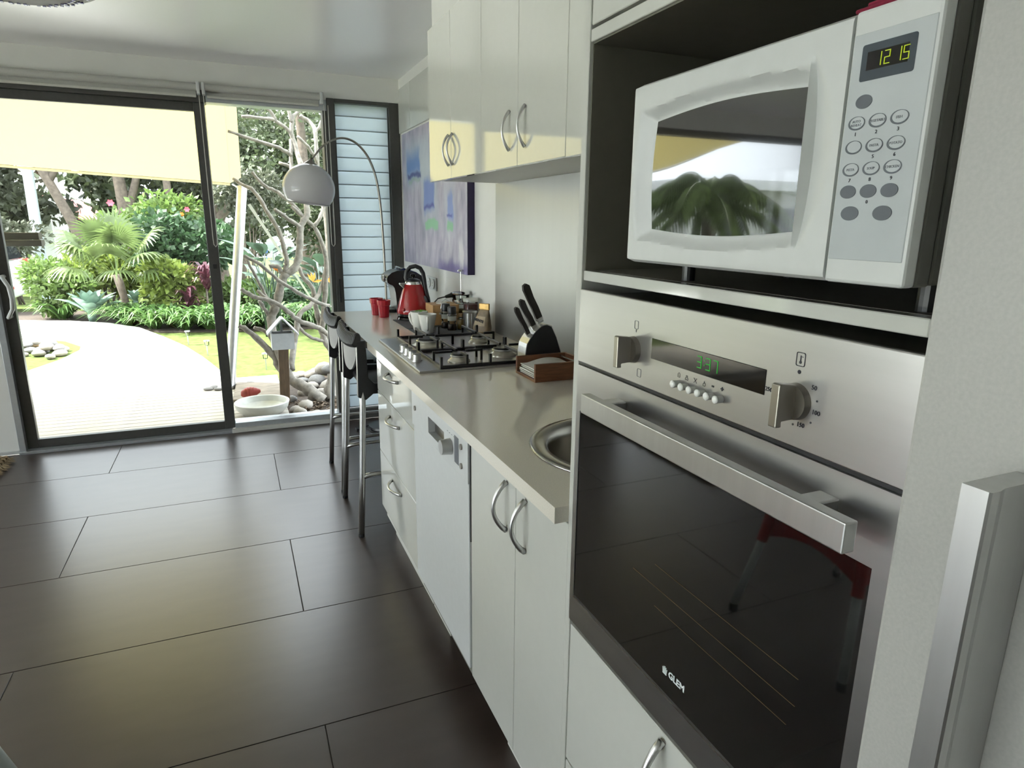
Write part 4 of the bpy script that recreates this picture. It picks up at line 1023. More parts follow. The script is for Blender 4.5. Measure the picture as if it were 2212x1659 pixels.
def knife(bx, bz, tx_, tz, y, w, label):
    t = thing('knife', label, 'knife', (bx, y, bz), group='knives in the block')
    a = Vector((bx, y, bz)); d = (Vector((tx_, y, tz)) - a); L = d.length; d.normalize(); nrm = Vector((-d.z, 0, d.x))
    R = Matrix((( nrm.x, 0, d.x, a.x), (0, 1, 0, a.y), (nrm.z, 0, d.z, a.z), (0, 0, 0, 1)))
    for q, (ya, yb) in enumerate(((-0.0075, -0.0015), (0.0015, 0.0075))):
        b = B(); prism(b, [(-w * .9, 0.0), (w * .9, 0.0), (w * .85, L * .3), (w, L * .6), (w * 1.1, L * .88), (w * .7, L), (-w * .3, L * 1.02), (-w, L * .93), (-w * .8, L * .6), (-w * .95, L * .3)], 'y', ya, yb, 0.0015)
        b2 = B(); join(b2, b, R); obj('handle_scale', b2, 'khandle', t)
    b = B(); prism(b, [(-w * .85, -0.02), (w * .85, -0.02), (w * .8, L * .9), (0, L * .97), (-w * .8, L * .9)], 'y', -0.0015, 0.0015); b2 = B(); join(b2, b, R); obj('tang', b2, 'alu', t)
    b = B(); prism(b, [(-w * .9, -0.014), (w * .9, -0.014), (w, 0.0), (-w, 0.0)], 'y', -0.0055, 0.0055, 0.001); b2 = B(); join(b2, b, R); obj('bolster', b2, 'chrome', t)
knife(0.972, 1.081, 0.916, 1.198, 2.050, 0.0135, 'largest dark-handled knife in the block')
knife(0.949, 1.056, 0.900, 1.146, 2.046, 0.0105, 'middle-sized dark-handled knife in the block')
knife(0.928, 1.028, 0.880, 1.121, 2.042, 0.0085, 'smallest dark-handled knife in the block')

# ---- napkin tray
t = thing('napkin_tray', 'red-brown wooden tray with one open end in front of the knife block', 'tray', (0.96, 1.93, ZW))
x0, x1, y0, y1, zt = 0.868, 1.062, 1.848, 2.008, ZW + 0.060
obj('base', box(B(), x0, x1, y0, y1, ZW, ZW + 0.008, 0.0008, 1), 'walnut', t)
obj('side', box(B(), x0, x1, y0, y0 + 0.010, ZW + 0.008, zt, 0.0008, 1), 'walnut', t)
obj('side', box(B(), x0, x1, y1 - 0.010, y1, ZW + 0.008, zt, 0.0008, 1), 'walnut', t)
obj('end', box(B(), x1 - 0.010, x1, y0 + 0.010, y1 - 0.010, ZW + 0.008, zt, 0.0008, 1), 'walnut', t)
obj('holding_rod', cyl(B(), (x1 - 0.034, y0 + 0.010, zt - 0.006), (x1 - 0.034, y1 - 0.010, zt - 0.006), 0.0022, seg=10), 'chrome', t)
rg = random.Random(9)
for k in range(5):
    b = bmesh.new(); gr = []
    dx, dy = rg.uniform(-0.003, 0.003), rg.uniform(-0.002, 0.002); zb = ZW + 0.0085 + k * 0.0065
    for i in range(13):
        r_ = []
        for j in range(9):
            u, v = i / 12, j / 8
            x = x0 + 0.010 + dx + u * 0.150; y = y0 + 0.013 + dy + v * 0.131
            w = 0.0016 * math.sin(u * 5 + k) * math.cos(v * 4 + k * 2) + (0.012 * math.sin(PI * min(1, max(0, u - 0.15))) * (k == 4) * (0.5 + 0.5 * v))
            r_.append((x, y, zb + 0.002 + max(0, w)))
        gr.append(r_)
    V = [[b.verts.new(p_) for p_ in r_] for r_ in gr]; Wv = [[b.verts.new((p_[0], p_[1], zb)) for p_ in r_] for r_ in gr]
    for i in range(12):
        for j in range(8):
            b.faces.new((V[i][j], V[i + 1][j], V[i + 1][j + 1], V[i][j + 1])); b.faces.new((Wv[i][j], Wv[i][j + 1], Wv[i + 1][j + 1], Wv[i + 1][j]))
    for i in range(12):
        b.faces.new((V[i][0], Wv[i][0], Wv[i + 1][0], V[i + 1][0])); b.faces.new((V[i][8], V[i + 1][8], Wv[i + 1][8], Wv[i][8]))
    for j in range(8):
        b.faces.new((V[0][j], V[0][j + 1], Wv[0][j + 1], Wv[0][j])); b.faces.new((V[12][j], Wv[12][j], Wv[12][j + 1], V[12][j + 1]))
    tag(obj('paper_napkin', b, 'paper', None, 'auto'), ['white paper napkin at the bottom of the wooden tray', 'white paper napkin second from the bottom of the tray pile', 'white paper napkin in the middle of the tray pile', 'white paper napkin just under the top one in the tray', 'curled white paper napkin on top of the pile in the tray'][k], 'napkin', 'napkins in the wooden tray')
# ================================================================== STOOLS, LAMP, CHAIR, RUG
def make_stool():
    t = thing('bar_stool', 'bar stool', 'stool', (0, 0, 0), 0, 'bar stools at the worktop')
    for s in (-1, 1):
        o = obj('leg', tube(B(), [(-0.030, s * 0.232, 0.012), (-0.012, s * 0.224, 0.30), (0.004, s * 0.214, 0.60), (0.010, s * 0.206, 0.74)], [0.0135, 0.0135, 0.0135, 0.0135], 14), 'alu', t, True, local=True)
        obj('rubber_foot', cyl(B(), (-0.0307, s * 0.2323, 0.0), (-0.030, s * 0.232, 0.014), 0.0138, seg=14), 'rubber', o, 'auto', local=True)
        o = obj('leg', tube(B(), [(0.420, s * 0.232, 0.012), (0.39, s * 0.210, 0.35), (0.36, s * 0.185, 0.655)], [0.0135, 0.0135, 0.0135], 14), 'alu', t, True, local=True)
        obj('rubber_foot', cyl(B(), (0.4205, s * 0.2323, 0.0), (0.420, s * 0.232, 0.014), 0.0138, seg=14), 'rubber', o, 'auto', local=True)
        obj('footrest', tube(B(), [(-0.012, s * 0.224, 0.285), (0.03, s * 0.221, 0.292), (0.20, s * 0.218, 0.295), (0.35, s * 0.216, 0.292), (0.394, s * 0.2145, 0.285)], [0.0135, 0.010, 0.009, 0.010, 0.0125], 12), 'alu', t, True, local=True)
        # black side bracket that clasps the leg top and carries seat and back
        b = B(); prism(b, [(-0.014, 0.655), (0.020, 0.640), (0.055, 0.668), (0.16, 0.686), (0.16, 0.708), (0.060, 0.712), (0.034, 0.740), (0.028, 0.905), (-0.010, 0.905), (-0.012, 0.72)], 'y', s * 0.207 - 0.016, s * 0.207 + 0.016, 0.004)
        obj('bracket', b, 'black', t, local=True)
    obj('footrest', tube(B(), [(0.394, -0.2145, 0.285), (0.394, 0.2145, 0.285)], 0.009, 12), 'alu', t, True, local=True)
    b = B(); box(b, 0.03, 0.385, -0.19, 0.19, 0.655, 0.690, 0.012); obj('seat', b, 'black', t, 'auto', local=True)
    # curved satin back sheet with a rounded lower edge
    b = bmesh.new(); F_, K_ = [], []
    for i in range(21):
        y = -0.191 + 0.382 * i / 20; u = y / 0.191
        zb = 0.745 + 0.10 * abs(u) ** 3; cx = -0.004 - 0.012 * (1 - u * u)
        a, c = [], []
        for j in range(7):
            z = zb + (0.905 - zb) * j / 6
            a.append(b.verts.new((cx - 0.004, y, z))); c.append(b.verts.new((cx + 0.004, y, z)))
        F_.append(a); K_.append(c)
    for i in range(20):
        for j in range(6):
            b.faces.new((F_[i][j], F_[i][j + 1], F_[i + 1][j + 1], F_[i + 1][j])); b.faces.new((K_[i][j], K_[i + 1][j], K_[i + 1][j + 1], K_[i][j + 1]))
        b.faces.new((F_[i][0], F_[i + 1][0], K_[i + 1][0], K_[i][0])); b.faces.new((F_[i][6], K_[i][6], K_[i + 1][6], F_[i + 1][6]))
    for i in (0, 20):
        for j in range(6): b.faces.new((F_[i][j], K_[i][j], K_[i][j + 1], F_[i][j + 1]))
    bmesh.ops.recalc_face_normals(b, faces=list(b.faces))
    obj('backrest', b, 'satingrey', t, 'auto', local=True)
    # ribbed rubber grip folded over the top edge
    b = bmesh.new(); rings = []
    NR = 17
    for i in range(NR * 4 + 1):
        f = i / (NR * 4); y = -0.222 + 0.444 * f; u = y / 0.222
        rib = 1.0 if i % 4 in (1, 2) else 0.72
        cz = 0.898 + 0.018 * u * u; cx = -0.006 - 0.012 * (1 - u * u)
        r_ = []
        for k in range(14):
            a = 2 * PI * k / 14
            r_.append(b.verts.new((cx + 0.0175 * rib * math.cos(a) - (0.010 if math.sin(a) < 0 and math.cos(a) < 0 else 0), y, cz + 0.026 * rib * math.sin(a) - (0.012 if math.sin(a) < 0 else 0))))
        rings.append(r_)
    for a, c in zip(rings, rings[1:]):
        for k in range(14): b.faces.new((a[k], a[(k + 1) % 14], c[(k + 1) % 14], c[k]))
    b.faces.new(list(reversed(rings[0]))); b.faces.new(rings[-1])
    bmesh.ops.recalc_face_normals(b, faces=list(b.faces))
    obj('ribbed_grip', b, 'rubber', t, 'auto', local=True)
    return t
st = make_stool(); st.location = (0.466, 3.000, 0); st['label'] = 'black and aluminium bar stool tucked in next to the drawers'
s2 = copy_tree(st); s2.location = (0.470, 3.545, 0); s2['label'] = 'black and aluminium bar stool at the window end of the worktop'

# ---- arc lamp
LY = 4.36
t = thing('arc_lamp', 'arched floor lamp with a white dome shade in front of the louvres', 'lamp', (0.90, LY, 0))
obj('base', lathe(B(), [(0, 0), (0.125, 0), (0.130, 0.006), (0.126, 0.022), (0.02, 0.030), (0.02, 0.05), (0, 0.05)], 0.90, LY, 0.0002, 40), 'black', t, 'auto')
ctrl = [(0.930, 0.04), (0.932, 0.5), (0.928, 0.9), (0.922, 1.25), (0.912, 1.50), (0.893, 1.66), (0.862, 1.765), (0.820, 1.838), (0.765, 1.888), (0.705, 1.908), (0.645, 1.900), (0.590, 1.872), (0.545, 1.832), (0.505, 1.782), (0.490, 1.752)]
pts = [(0.90, LY, 0.05)] + [(x, LY, z) for x, z in ctrl[1:]]
def smooth_path(P, n=4):
    P = [Vector(p) for p in P]; out = []
    for i in range(len(P) - 1):
        p0, p1, p2, p3 = P[max(i - 1, 0)], P[i], P[i + 1], P[min(i + 2, len(P) - 1)]
        for k in range(n):
            u = k / n; out.append(0.5 * ((2 * p1) + (p2 - p0) * u + (2 * p0 - 5 * p1 + 4 * p2 - p3) * u * u + (3 * p1 - p0 - 3 * p2 + p3) * u ** 3))
    out.append(P[-1]); return out
pts = smooth_path(pts)
obj('arched_pole', tube(B(), pts, [0.0085 - 0.003 * i / len(pts) for i in range(len(pts))], 10), M['darksteel'], t, True)
Rt = Matrix.Translation((0.470, LY, 1.600)) @ Matrix.Rotation(math.radians(7), 4, 'Y')
obj('shade_cap', lathe(B(), [(0, 0.185), (0.006, 0.185), (0.010, 0.172), (0.040, 0.148), (0.042, 0.144), (0, 0.143)], 0, 0, 0, 28, Rt), 'darksteel', t, 'auto')
prof = []
for k in range(19):
    a = math.radians(15 + (128 - 15) * k / 18); prof.append((0.157 * math.sin(a), 0.150 * math.cos(a)))
inn = [(r * 0.975, z * 0.975) for r, z in reversed(prof)]
obj('shade', lathe(B(), prof + inn + [prof[0]], 0, 0, 0, 48, Rt), 'opal', t, True)
b = bmesh.new(); bmesh.ops.create_uvsphere(b, u_segments=16, v_segments=12, radius=0.03); b2 = B(); join(b2, b, Rt @ Matrix.Translation((0, 0, 0.06)))
cyl(b2, Rt @ Vector((0, 0, 0.08)), Rt @ Vector((0, 0, 0.144)), 0.016, seg=14)
obj('bulb', b2, 'porc', t, True)
t = thing('lamp_cord', 'black lamp cord coiled on the floor around the lamp base', 'cord', (0.80, 4.36, 0))
pts = [(0.90 + (0.140 + 0.010 * math.sin(7 * a)) * math.cos(a), LY + (0.140 + 0.010 * math.sin(5 * a)) * math.sin(a), 0.005) for a in [2.2 + 0.12 * k for k in range(30)]] + [(0.80, 4.20, 0.005), (0.72, 4.24, 0.005), (0.70, 4.32, 0.005), (0.695, 4.45, 0.005)]
obj('cable', tube(B(), pts, 0.0035, 8), 'black', t, True)
b = B(); box(b, 0.680, 0.720, 4.32, 4.37, 0.0002, 0.022, 0.006); obj('foot_switch', b, 'black', t, 'auto')

# ---- red chair (seen in the oven glass)
t = thing('red_chair', 'red plastic chair with a slatted seat and pale metal legs', 'chair', (-0.86, 1.43, 0))
CX0, CX1, CY0, CY1 = -1.075, -0.655, 1.225, 1.635
seat_f = B(); frame_ring(seat_f, rrect(CX0, CX1, CY0, CY1, 0.04), rrect(CX0 + 0.045, CX1 - 0.045, CY0 + 0.045, CY1 - 0.045, 0.02), 'z', 0.432, 0.450)
obj('seat_frame', seat_f, 'redpl', t)
for k in range(13):
    x = CX0 + 0.058 + k * (CX1 - CX0 - 0.116) / 12; obj('seat_slat', box(B(), x - 0.0075, x + 0.0075, CY0 + 0.042, CY1 - 0.042, 0.434, 0.448, 0.002, 1), 'redpl', t)
for x in (CX1 - 0.018, CX0 + 0.008):
    n = 12; lo_ = [(CY0 + (CY1 - CY0) * k / n, 0.298 + 0.060 * math.sin(PI * k / n)) for k in range(n + 1)]
    b = B(); prism(b, lo_ + [(CY1, 0.434), (CY0, 0.434)], 'x', x, x + 0.010); obj('apron', b, 'redpl', t)
for y in (CY0 + 0.008, CY1 - 0.018):
    n = 12; lo_ = [(CX0 + (CX1 - CX0) * k / n, 0.298 + 0.060 * math.sin(PI * k / n)) for k in range(n + 1)]
    b = B(); prism(b, lo_ + [(CX1, 0.434), (CX0, 0.434)], 'y', y, y + 0.010); obj('apron', b, 'redpl', t)
M['palealu'] = pm('pale_painted_metal', (0.58, 0.63, 0.61), 0.3, 0.0, noise=0.05)
for sx, sy, fx_, fy_ in ((CX1 - 0.02, CY1 - 0.02, -0.575, 1.662), (CX1 - 0.02, CY0 + 0.02, -0.585, 1.19), (CX0 + 0.02, CY1 - 0.02, -1.14, 1.69), (CX0 + 0.02, CY0 + 0.02, -1.14, 1.17)):
    o = obj('leg', tube(B(), [(sx, sy, 0.40), (fx_, fy_, 0.02)], 0.0145, 14), 'palealu', t, True)
    obj('leg_socket', cyl(B(), (sx + (fx_ - sx) * 0.30, sy + (fy_ - sy) * 0.30, 0.288), (sx, sy, 0.433), 0.019, 0.021, 16), 'redpl', t, 'auto')
    obj('rubber_foot', cyl(B(), (fx_, fy_, 0.0), (fx_, fy_, 0.03), 0.016, seg=14), 'rubber', o, 'auto')
b = B(); frame_ring(b, rrect(CY0, CY1, 0.50, 0.82, 0.05), rrect(CY0 + 0.04, CY1 - 0.04, 0.56, 0.78, 0.02), 'x', CX0 - 0.012, CX0 + 0.006); obj('back_frame', b, 'redpl', t)
for k in range(6): obj('back_slat', box(B(), CX0 - 0.009, CX0 + 0.003, CY0 + 0.035, CY1 - 0.035, 0.572 + 0.036 * k, 0.590 + 0.036 * k, 0.002, 1), 'redpl', t)
for y in (CY0 + 0.03, CY1 - 0.03): obj('back_post', box(B(), CX0 - 0.010, CX0 + 0.010, y - 0.014, y + 0.014, 0.44, 0.53, 0.004), 'redpl', t)

# ---- shag rug
M['rug'] = pm('beige_shag_wool', (0.40, 0.31, 0.19), 0.95, noise=0.35, scale=25, bump=0.6)
t = thing('shag_rug', 'beige shag rug with a ragged fringe beside the sliding door', 'rug', (-2.5, 3.6, 0))
RX0, RX1, RY0, RY1 = -3.7, -1.34, 2.70, 4.50
obj('backing', box(B(), RX0, RX1, RY0, RY1, 0.0003, 0.010), 'rug', t)
b = bmesh.new(); rg = random.Random(11)
def tuft(x, y, dx, dy, L, h):
    w = 0.006; s = Vector((-dy, dx, 0)).normalized() * w; p = Vector((x, y, 0.008)); m_ = p + Vector((dx * L * .5, dy * L * .5, h)); e_ = p + Vector((dx * L, dy * L, max(0.003 - 0.008 + 0.004, h * 0.3 - 0.004)))
    A = [b.verts.new(p - s), b.verts.new(p + s), b.verts.new(m_ + s), b.verts.new(m_ - s), b.verts.new(e_)]
    b.faces.new(A[:4]); b.faces.new((A[3], A[2], A[4]))
for k in range(9000):
    x, y = rg.uniform(RX0, RX1), rg.uniform(RY0, RY1)
    if k % 2: x = RX1 - abs(rg.gauss(0, 0.12))
    a = rg.uniform(0, 2 * PI); tuft(x, y, math.cos(a), math.sin(a), rg.uniform(0.03, 0.06), rg.uniform(0.015, 0.035))
for k in range(900):
    y = rg.uniform(RY0, RY1); a = rg.gauss(0, 0.5); tuft(RX1 - 0.01, y, math.cos(a), math.sin(a), rg.uniform(0.03, 0.075), rg.uniform(0.006, 0.016))
for k in range(700):
    x = rg.uniform(RX0, RX1); s = rg.choice((-1, 1)); a = s * PI / 2 + rg.gauss(0, 0.5); tuft(x, RY1 - 0.01 if s > 0 else RY0 + 0.01, math.cos(a), math.sin(a), rg.uniform(0.03, 0.075), rg.uniform(0.006, 0.016))
obj('pile', b, 'rug', t, kind='stuff')
# ================================================================== OUTSIDE
class Cloud:
    """many small leaves gathered into one mesh"""
    def __init__(s): s.v = []; s.f = []
    def leaf(s, c, d, n, L, W, bend=0.2):
        d = d.normalized(); q = d.cross(n)
        if q.length < 1e-4: q = d.orthogonal()
        q.normalize(); up = q.cross(d); k = len(s.v)
        a = c + d * (L * .45) + up * (-bend * L * .15); e = c + d * L - up * (bend * L)
        s.v += [c, a + q * W, e, a - q * W]; s.f += [(k, k + 1, k + 2), (k, k + 2, k + 3)]
    def strap(s, c, az, L, W, rise, rg, seg=5):
        """arching strap leaf"""
        d = Vector((math.cos(az), math.sin(az), 0)); q = Vector((-d.y, d.x, 0)); k = len(s.v)
        for i in range(seg + 1):
            f = i / seg; z = rise * (2.2 * f - 1.75 * f * f); p = c + d * (L * f) + Vector((0, 0, z)); w = W * (1 - f ** 2.2) * (0.65 + 0.35 * min(1, 4 * f)) + 0.0006
            s.v += [p - q * w, p + q * w]
        for i in range(seg): s.f.append((k + 2 * i, k + 2 * i + 1, k + 2 * i + 3, k + 2 * i + 2))
    def build(s, name, mat, parent=None, kind=None, smooth=False):
        me = bpy.data.meshes.new(name); me.from_pydata([tuple(p) for p in s.v], [], s.f); me.materials.append(M[mat] if isinstance(mat, str) else mat)
        o = bpy.data.objects.new(name, me); COL.objects.link(o)
        if parent is not None:
            o.parent = parent; o.matrix_parent_inverse = WM.get(parent, Matrix()).inverted()
        if kind: o['kind'] = kind
        return o
def rdir(rg, up=0.0):
    while True:
        v = Vector((rg.uniform(-1, 1), rg.uniform(-1, 1), rg.uniform(-1, 1)))
        if 0.05 < v.length < 1: break
    v.normalize(); v.z += up; return v.normalized()

M['lawn'] = pm('lawn_grass', (0.078, 0.104, 0.030), 0.95, noise=0.28, scale=14, bump=0.8, spec=0.1)
M['deckwood'] = pm('weathered_pale_decking', (0.40, 0.37, 0.32), 0.75, noise=0.22, scale=10, stretch=(1, 12, 1), bump=0.2)
M['oldwood'] = pm('old_grey_brown_timber', (0.1860, 0.1550, 0.1178), 0.85, noise=0.55, scale=9, stretch=(1, 10, 4), bump=0.6)
M['postwood'] = pm('brown_post_timber', (0.0992, 0.0620, 0.0341), 0.7, noise=0.3, scale=12, stretch=(6, 6, 1), bump=0.2)
M['soil'] = pm('dark_soil', (0.0527, 0.0384, 0.0279), 0.95, noise=0.5, scale=40, bump=0.8)
M['mulch'] = pm('bark_mulch', (0.1240, 0.0899, 0.0620), 0.9, noise=0.5, scale=30)
M['stoneA'] = pm('pale_river_stone', (0.2728, 0.2480, 0.2170), 0.8, noise=0.22, scale=12, bump=0.3)
M['stoneB'] = pm('grey_river_stone', (0.1860, 0.1798, 0.1736), 0.8, noise=0.25, scale=12, bump=0.3)
M['stoneC'] = pm('tan_river_stone', (0.2852, 0.1984, 0.1116), 0.8, noise=0.25, scale=12, bump=0.3)
M['frangi'] = pm('grey_frangipani_bark', (0.2046, 0.1860, 0.1612), 0.85, noise=0.35, scale=30, bump=0.7)
M['bark'] = pm('tree_bark', (0.1054, 0.0837, 0.0651), 0.9, noise=0.35, scale=18, bump=0.7)
M['tree1'] = leafmat('dark_tree_leaf', (0.050, 0.061, 0.037), 0.45, 0.3, 2.0)
M['tree2'] = leafmat('grey_green_tree_leaf', (0.078, 0.088, 0.056), 0.4, 0.3, 2.0)
M['tree3'] = leafmat('mid_green_tree_leaf', (0.066, 0.086, 0.042), 0.4, 0.3, 2.0)
M['shrub1'] = leafmat('fresh_shrub_leaf', (0.1054, 0.1674, 0.0403), 0.4, 0.35, 5.0)
M['shrub2'] = leafmat('deep_shrub_leaf', (0.0403, 0.0837, 0.0341), 0.4, 0.3, 5.0)
M['shrub3'] = leafmat('lime_shrub_leaf', (0.1674, 0.2232, 0.0434), 0.35, 0.4, 5.0)
M['strap'] = leafmat('strap_leaf', (0.070, 0.140, 0.036), 0.4, 0.3, 9.0, 0.35)
M['palm'] = leafmat('palm_leaf', (0.095, 0.135, 0.045), 0.35, 0.35, 6.0, 0.4)
M['agave'] = leafmat('blue_green_agave', (0.19, 0.29, 0.23), 0.2, 0.1, 5.0, 0.5)
M['purple'] = leafmat('burgundy_leaf', (0.0868, 0.0279, 0.0403), 0.4, 0.3, 5.0, 0.35)
M['bop'] = leafmat('blue_green_paddle_leaf', (0.0465, 0.0775, 0.0527), 0.35, 0.2, 5.0, 0.35)
M['orange'] = pm('orange_petal', (0.75, 0.22, 0.02), 0.5, noise=0.1)
M['pink'] = pm('pink_petal', (0.70, 0.10, 0.14), 0.5, noise=0.1)
M['galv'] = pm('galvanised_steel', (0.4620, 0.4690, 0.4900), 0.28, 0.85, noise=0.06, scale=20)

# ---- ground
def sheet(name, loop, z, mat, label, thick=0.03):
    b = B(); prism(b, loop, 'z', z - thick, z); return struct(name, b, mat, label=label)
def gz(y): return -0.10 if y < 12.5 else -0.10 - 0.0425 * (y - 12.5)
b = bmesh.new()
for (ya, yb) in ((4.76, 12.5), (12.5, 60), (60, 140)):
    A = [b.verts.new((x, y, gz(y))) for x, y in ((-70, ya), (70, ya), (70, yb), (-70, yb))]; b.faces.new(A)
for x0, x1, y0, y1 in ((-70, XL - 0.13, -60, 4.76), (XR + 0.13, 70, -60, 4.76), (XL - 0.13, XR + 0.13, -60, YB - 0.14)):
    A = [b.verts.new(p_) for p_ in ((x0, y0, -0.10), (x1, y0, -0.10), (x1, y1, -0.10), (x0, y1, -0.10))]; b.faces.new(A)
bmesh.ops.remove_doubles(b, verts=list(b.verts), dist=0.001)
struct('lawn', b, 'lawn', label='short green lawn sloping away behind the garden beds')
path_loop = [(-0.13, 6.57), (-0.20, 6.94), (-0.40, 7.8), (-0.62, 8.58), (-0.92, 9.40), (-1.30, 10.35), (-1.75, 10.95), (-2.3, 11.35), (-3.0, 11.65), (-4.2, 11.95), (-9.0, 12.3), (-9.0, 10.4), (-3.2, 10.30), (-2.55, 10.05), (-2.05, 9.65), (-1.78, 9.15), (-1.72, 8.70), (-1.80, 8.15), (-1.98, 7.60), (-2.35, 7.10), (-2.9, 6.75), (-3.4, 6.57)]
sheet('path', path_loop, -0.062, 'concrete', 'pale concrete path curving from the deck past the garden bed', 0.06)
dk = struct('deck', box(B(), -5.4, 0.30, 4.80, 6.56, -0.16, -0.078), 'oldwood', label='pale weathered timber deck outside the sliding door')
bd = None
for k in range(19):
    if bd is None: bd = obj('board', box(B(), -5.4, 0.30, 4.802, 4.890, -0.078, -0.050, 0.003, 1), 'deckwood', dk)
    else: c = bd.copy(); COL.objects.link(c); c.location.y = 0.0925 * k
sheet('bounce_paving', [(-14.0, -9.0), (XL - 0.14, -9.0), (XL - 0.14, 6.4), (-14.0, 6.4)], -0.06, 'concrete', 'pale concrete paving added beside the house to bounce light in')  # unseen pale ground added to bounce light through the side window
sheet('bounce_paving_back', [(XL - 0.13, -9.0), (4.0, -9.0), (4.0, YB - 0.15), (XL - 0.13, YB - 0.15)], -0.06, 'concrete', 'pale concrete paving added behind the kitchen to bounce light')  # more pale ground added out of view as a light reflector
sheet('garden_bed', [(0.30, 4.80), (3.0, 4.80), (3.0, 6.6), (1.0, 6.55), (0.62, 6.45), (0.42, 6.3), (0.30, 6.1)], -0.075, 'soil', 'dark soil bed beside the deck')
bed2 = [(-9, 12.4), (-3.3, 11.95), (-2.4, 11.45), (-1.85, 11.05), (-1.4, 10.45), (-1.0, 9.95), (-0.2, 9.75), (0.6, 9.6), (1.6, 9.7), (1.9, 10.5), (1.2, 11.6), (-0.5, 12.6), (-4, 13.0), (-9, 13.2)]
sheet('ground_bed', bed2, -0.085, 'soil', 'dark soil of the planted bed behind the path', 0.08)

# ---- weathered sleeper on the deck edge
b = B(); rg = random.Random(2)
prism(b, [(-0.10, 5.56), (0.30, 5.50), (0.31, 6.02), (0.10, 6.14), (-0.07, 6.20)], 'z', -0.0495, -0.012, 0.006)
tag(obj('timber_slab', b, 'oldwood'), 'weathered grey-brown timber slab lying on the deck behind the white bowl', 'timber')

# ---- white bowl
b = lathe(B(), [(0, 0), (0.10, 0.0), (0.15, 0.012), (0.188, 0.05), (0.200, 0.088), (0.201, 0.098), (0.194, 0.102), (0.183, 0.097), (0.170, 0.055), (0.13, 0.028), (0, 0.024)], 0.112, 5.200, -0.049, 56)
M['bowl'] = pm('pale_glazed_bowl', (0.56, 0.57, 0.54), 0.35, noise=0.06, scale=30)
tag(obj('garden_bowl', b, 'bowl', None, 'auto'), 'wide shallow white bowl standing on the deck by the window', 'bowl')

# ---- red shell
M['shell'] = pm('red_shell', (0.30, 0.04, 0.03), 0.5, noise=0.25, scale=20, bump=0.3)
b = bmesh.new(); rows = []
for i in range(15):
    f = i / 14; row = []; rad = 0.058 * math.sin(PI * (0.08 + 0.84 * f)) ** 0.8 * (1 - 0.35 * f) * (1.0 if i % 2 else 0.90)
    for k in range(16):
        a = 2 * PI * k / 16; row.append(b.verts.new((-0.036 + 0.15 * f, 5.512 + rad * math.cos(a) * 0.8, 0.044 + 0.012 * f + rad * math.sin(a))))
    rows.append(row)
for a, c in zip(rows, rows[1:]):
    for k in range(16): b.faces.new((a[k], a[(k + 1) % 16], c[(k + 1) % 16], c[k]))
b.faces.new(list(reversed(rows[0]))); b.faces.new(rows[-1])
tag(obj('red_shell', b, 'shell', None, 'auto'), 'red ridged shell ornament behind the white bowl', 'shell')

# ---- bird feeder
t = thing('bird_feeder', 'small white house-shaped bird feeder on a brown post', 'bird feeder', (0.285, 5.40, -0.05))
b = B(); prism(b, [(0.255, -0.05), (0.327, -0.05), (0.347, 0.42), (0.267, 0.42)], 'y', 5.375, 5.435, 0.003); obj('post', b, 'postwood', t)
M['feeder'] = pm('white_painted_wood', (0.45, 0.46, 0.47), 0.5, noise=0.05)
fb = B(); frame_ring(fb, rect(0.222, 0.392, 5.33, 5.48), rect(0.232, 0.382, 5.34, 5.47), 'z', 0.428, 0.545); obj('tray_walls', fb, 'feeder', t)
obj('tray_floor', box(B(), 0.222, 0.392, 5.33, 5.48, 0.418, 0.428), 'feeder', t)
for s, (xa, za, xb, zb) in enumerate(((0.196, 0.538, 0.310, 0.660), (0.310, 0.660, 0.424, 0.528))):
    nx, nz = -(zb - za), (xb - xa); L = math.hypot(nx, nz); nx, nz = nx / L * 0.008, nz / L * 0.008
    b = B(); prism(b, [(xa, za), (xb, zb), (xb + nx, zb + nz), (xa + nx, za + nz)], 'y', 5.315, 5.495); obj('roof_board', b, 'feeder', t)
obj('gable', box(B(), 0.300, 0.318, 5.47, 5.478, 0.545, 0.648), 'feeder', t)

# ---- shade sail and its pole
t = thing('sail_pole', 'leaning galvanised steel pole holding the shade sail corner', 'pole', (-0.124, 6.114, -0.05))
obj('tube', tube(B(), [(-0.124, 6.114, -0.049), (0.127, 6.60, 1.69)], 0.043, 24), 'galv', t, 'auto')
obj('cap', cyl(B(), (0.1265, 6.599, 1.688), (0.128, 6.602, 1.698), 0.045, seg=24), 'galv', t, 'auto')
obj('eye_bolt', tube(B(), [(0.105, 6.59, 1.69), (0.075, 6.61, 1.705), (0.05, 6.64, 1.722)], 0.006, 8), 'chrome', t, True)
t = thing('tie_strap', 'pale webbing strap running down from the steel pole top', 'strap', (0.2, 6.6, 0.9))
b = bmesh.new(); A = []
for f in range(11):
    u = f / 10; p_ = Vector((0.172, 6.56, 1.55)) * (1 - u) + Vector((1.16, 8.09, -0.095)) * u; w = 0.013 * (1 - 0.5 * u)
    A.append((b.verts.new(p_ + Vector((-w, 0, -w * .4))), b.verts.new(p_ + Vector((w, 0, w * .4)))))
for a, c in zip(A, A[1:]): b.faces.new((a[0], a[1], c[1], c[0]))
obj('webbing', b, 'blind', t)
obj('ground_peg', cyl(B(), (1.16, 8.09, -0.10), (1.15, 8.08, -0.04), 0.012, seg=10), 'galv', t)
t = thing('shade_sail', 'cream shade sail stretched from the eave to the leaning pole', 'shade sail', (-2, 6, 2.2))
near = [(0.042, 4.93, 2.62), (-1.5, 4.93, 2.64), (-2.6, 4.93, 2.66), (-3.6, 4.93, 2.68), (-4.8, 4.93, 2.70), (-6.0, 4.93, 2.72)]
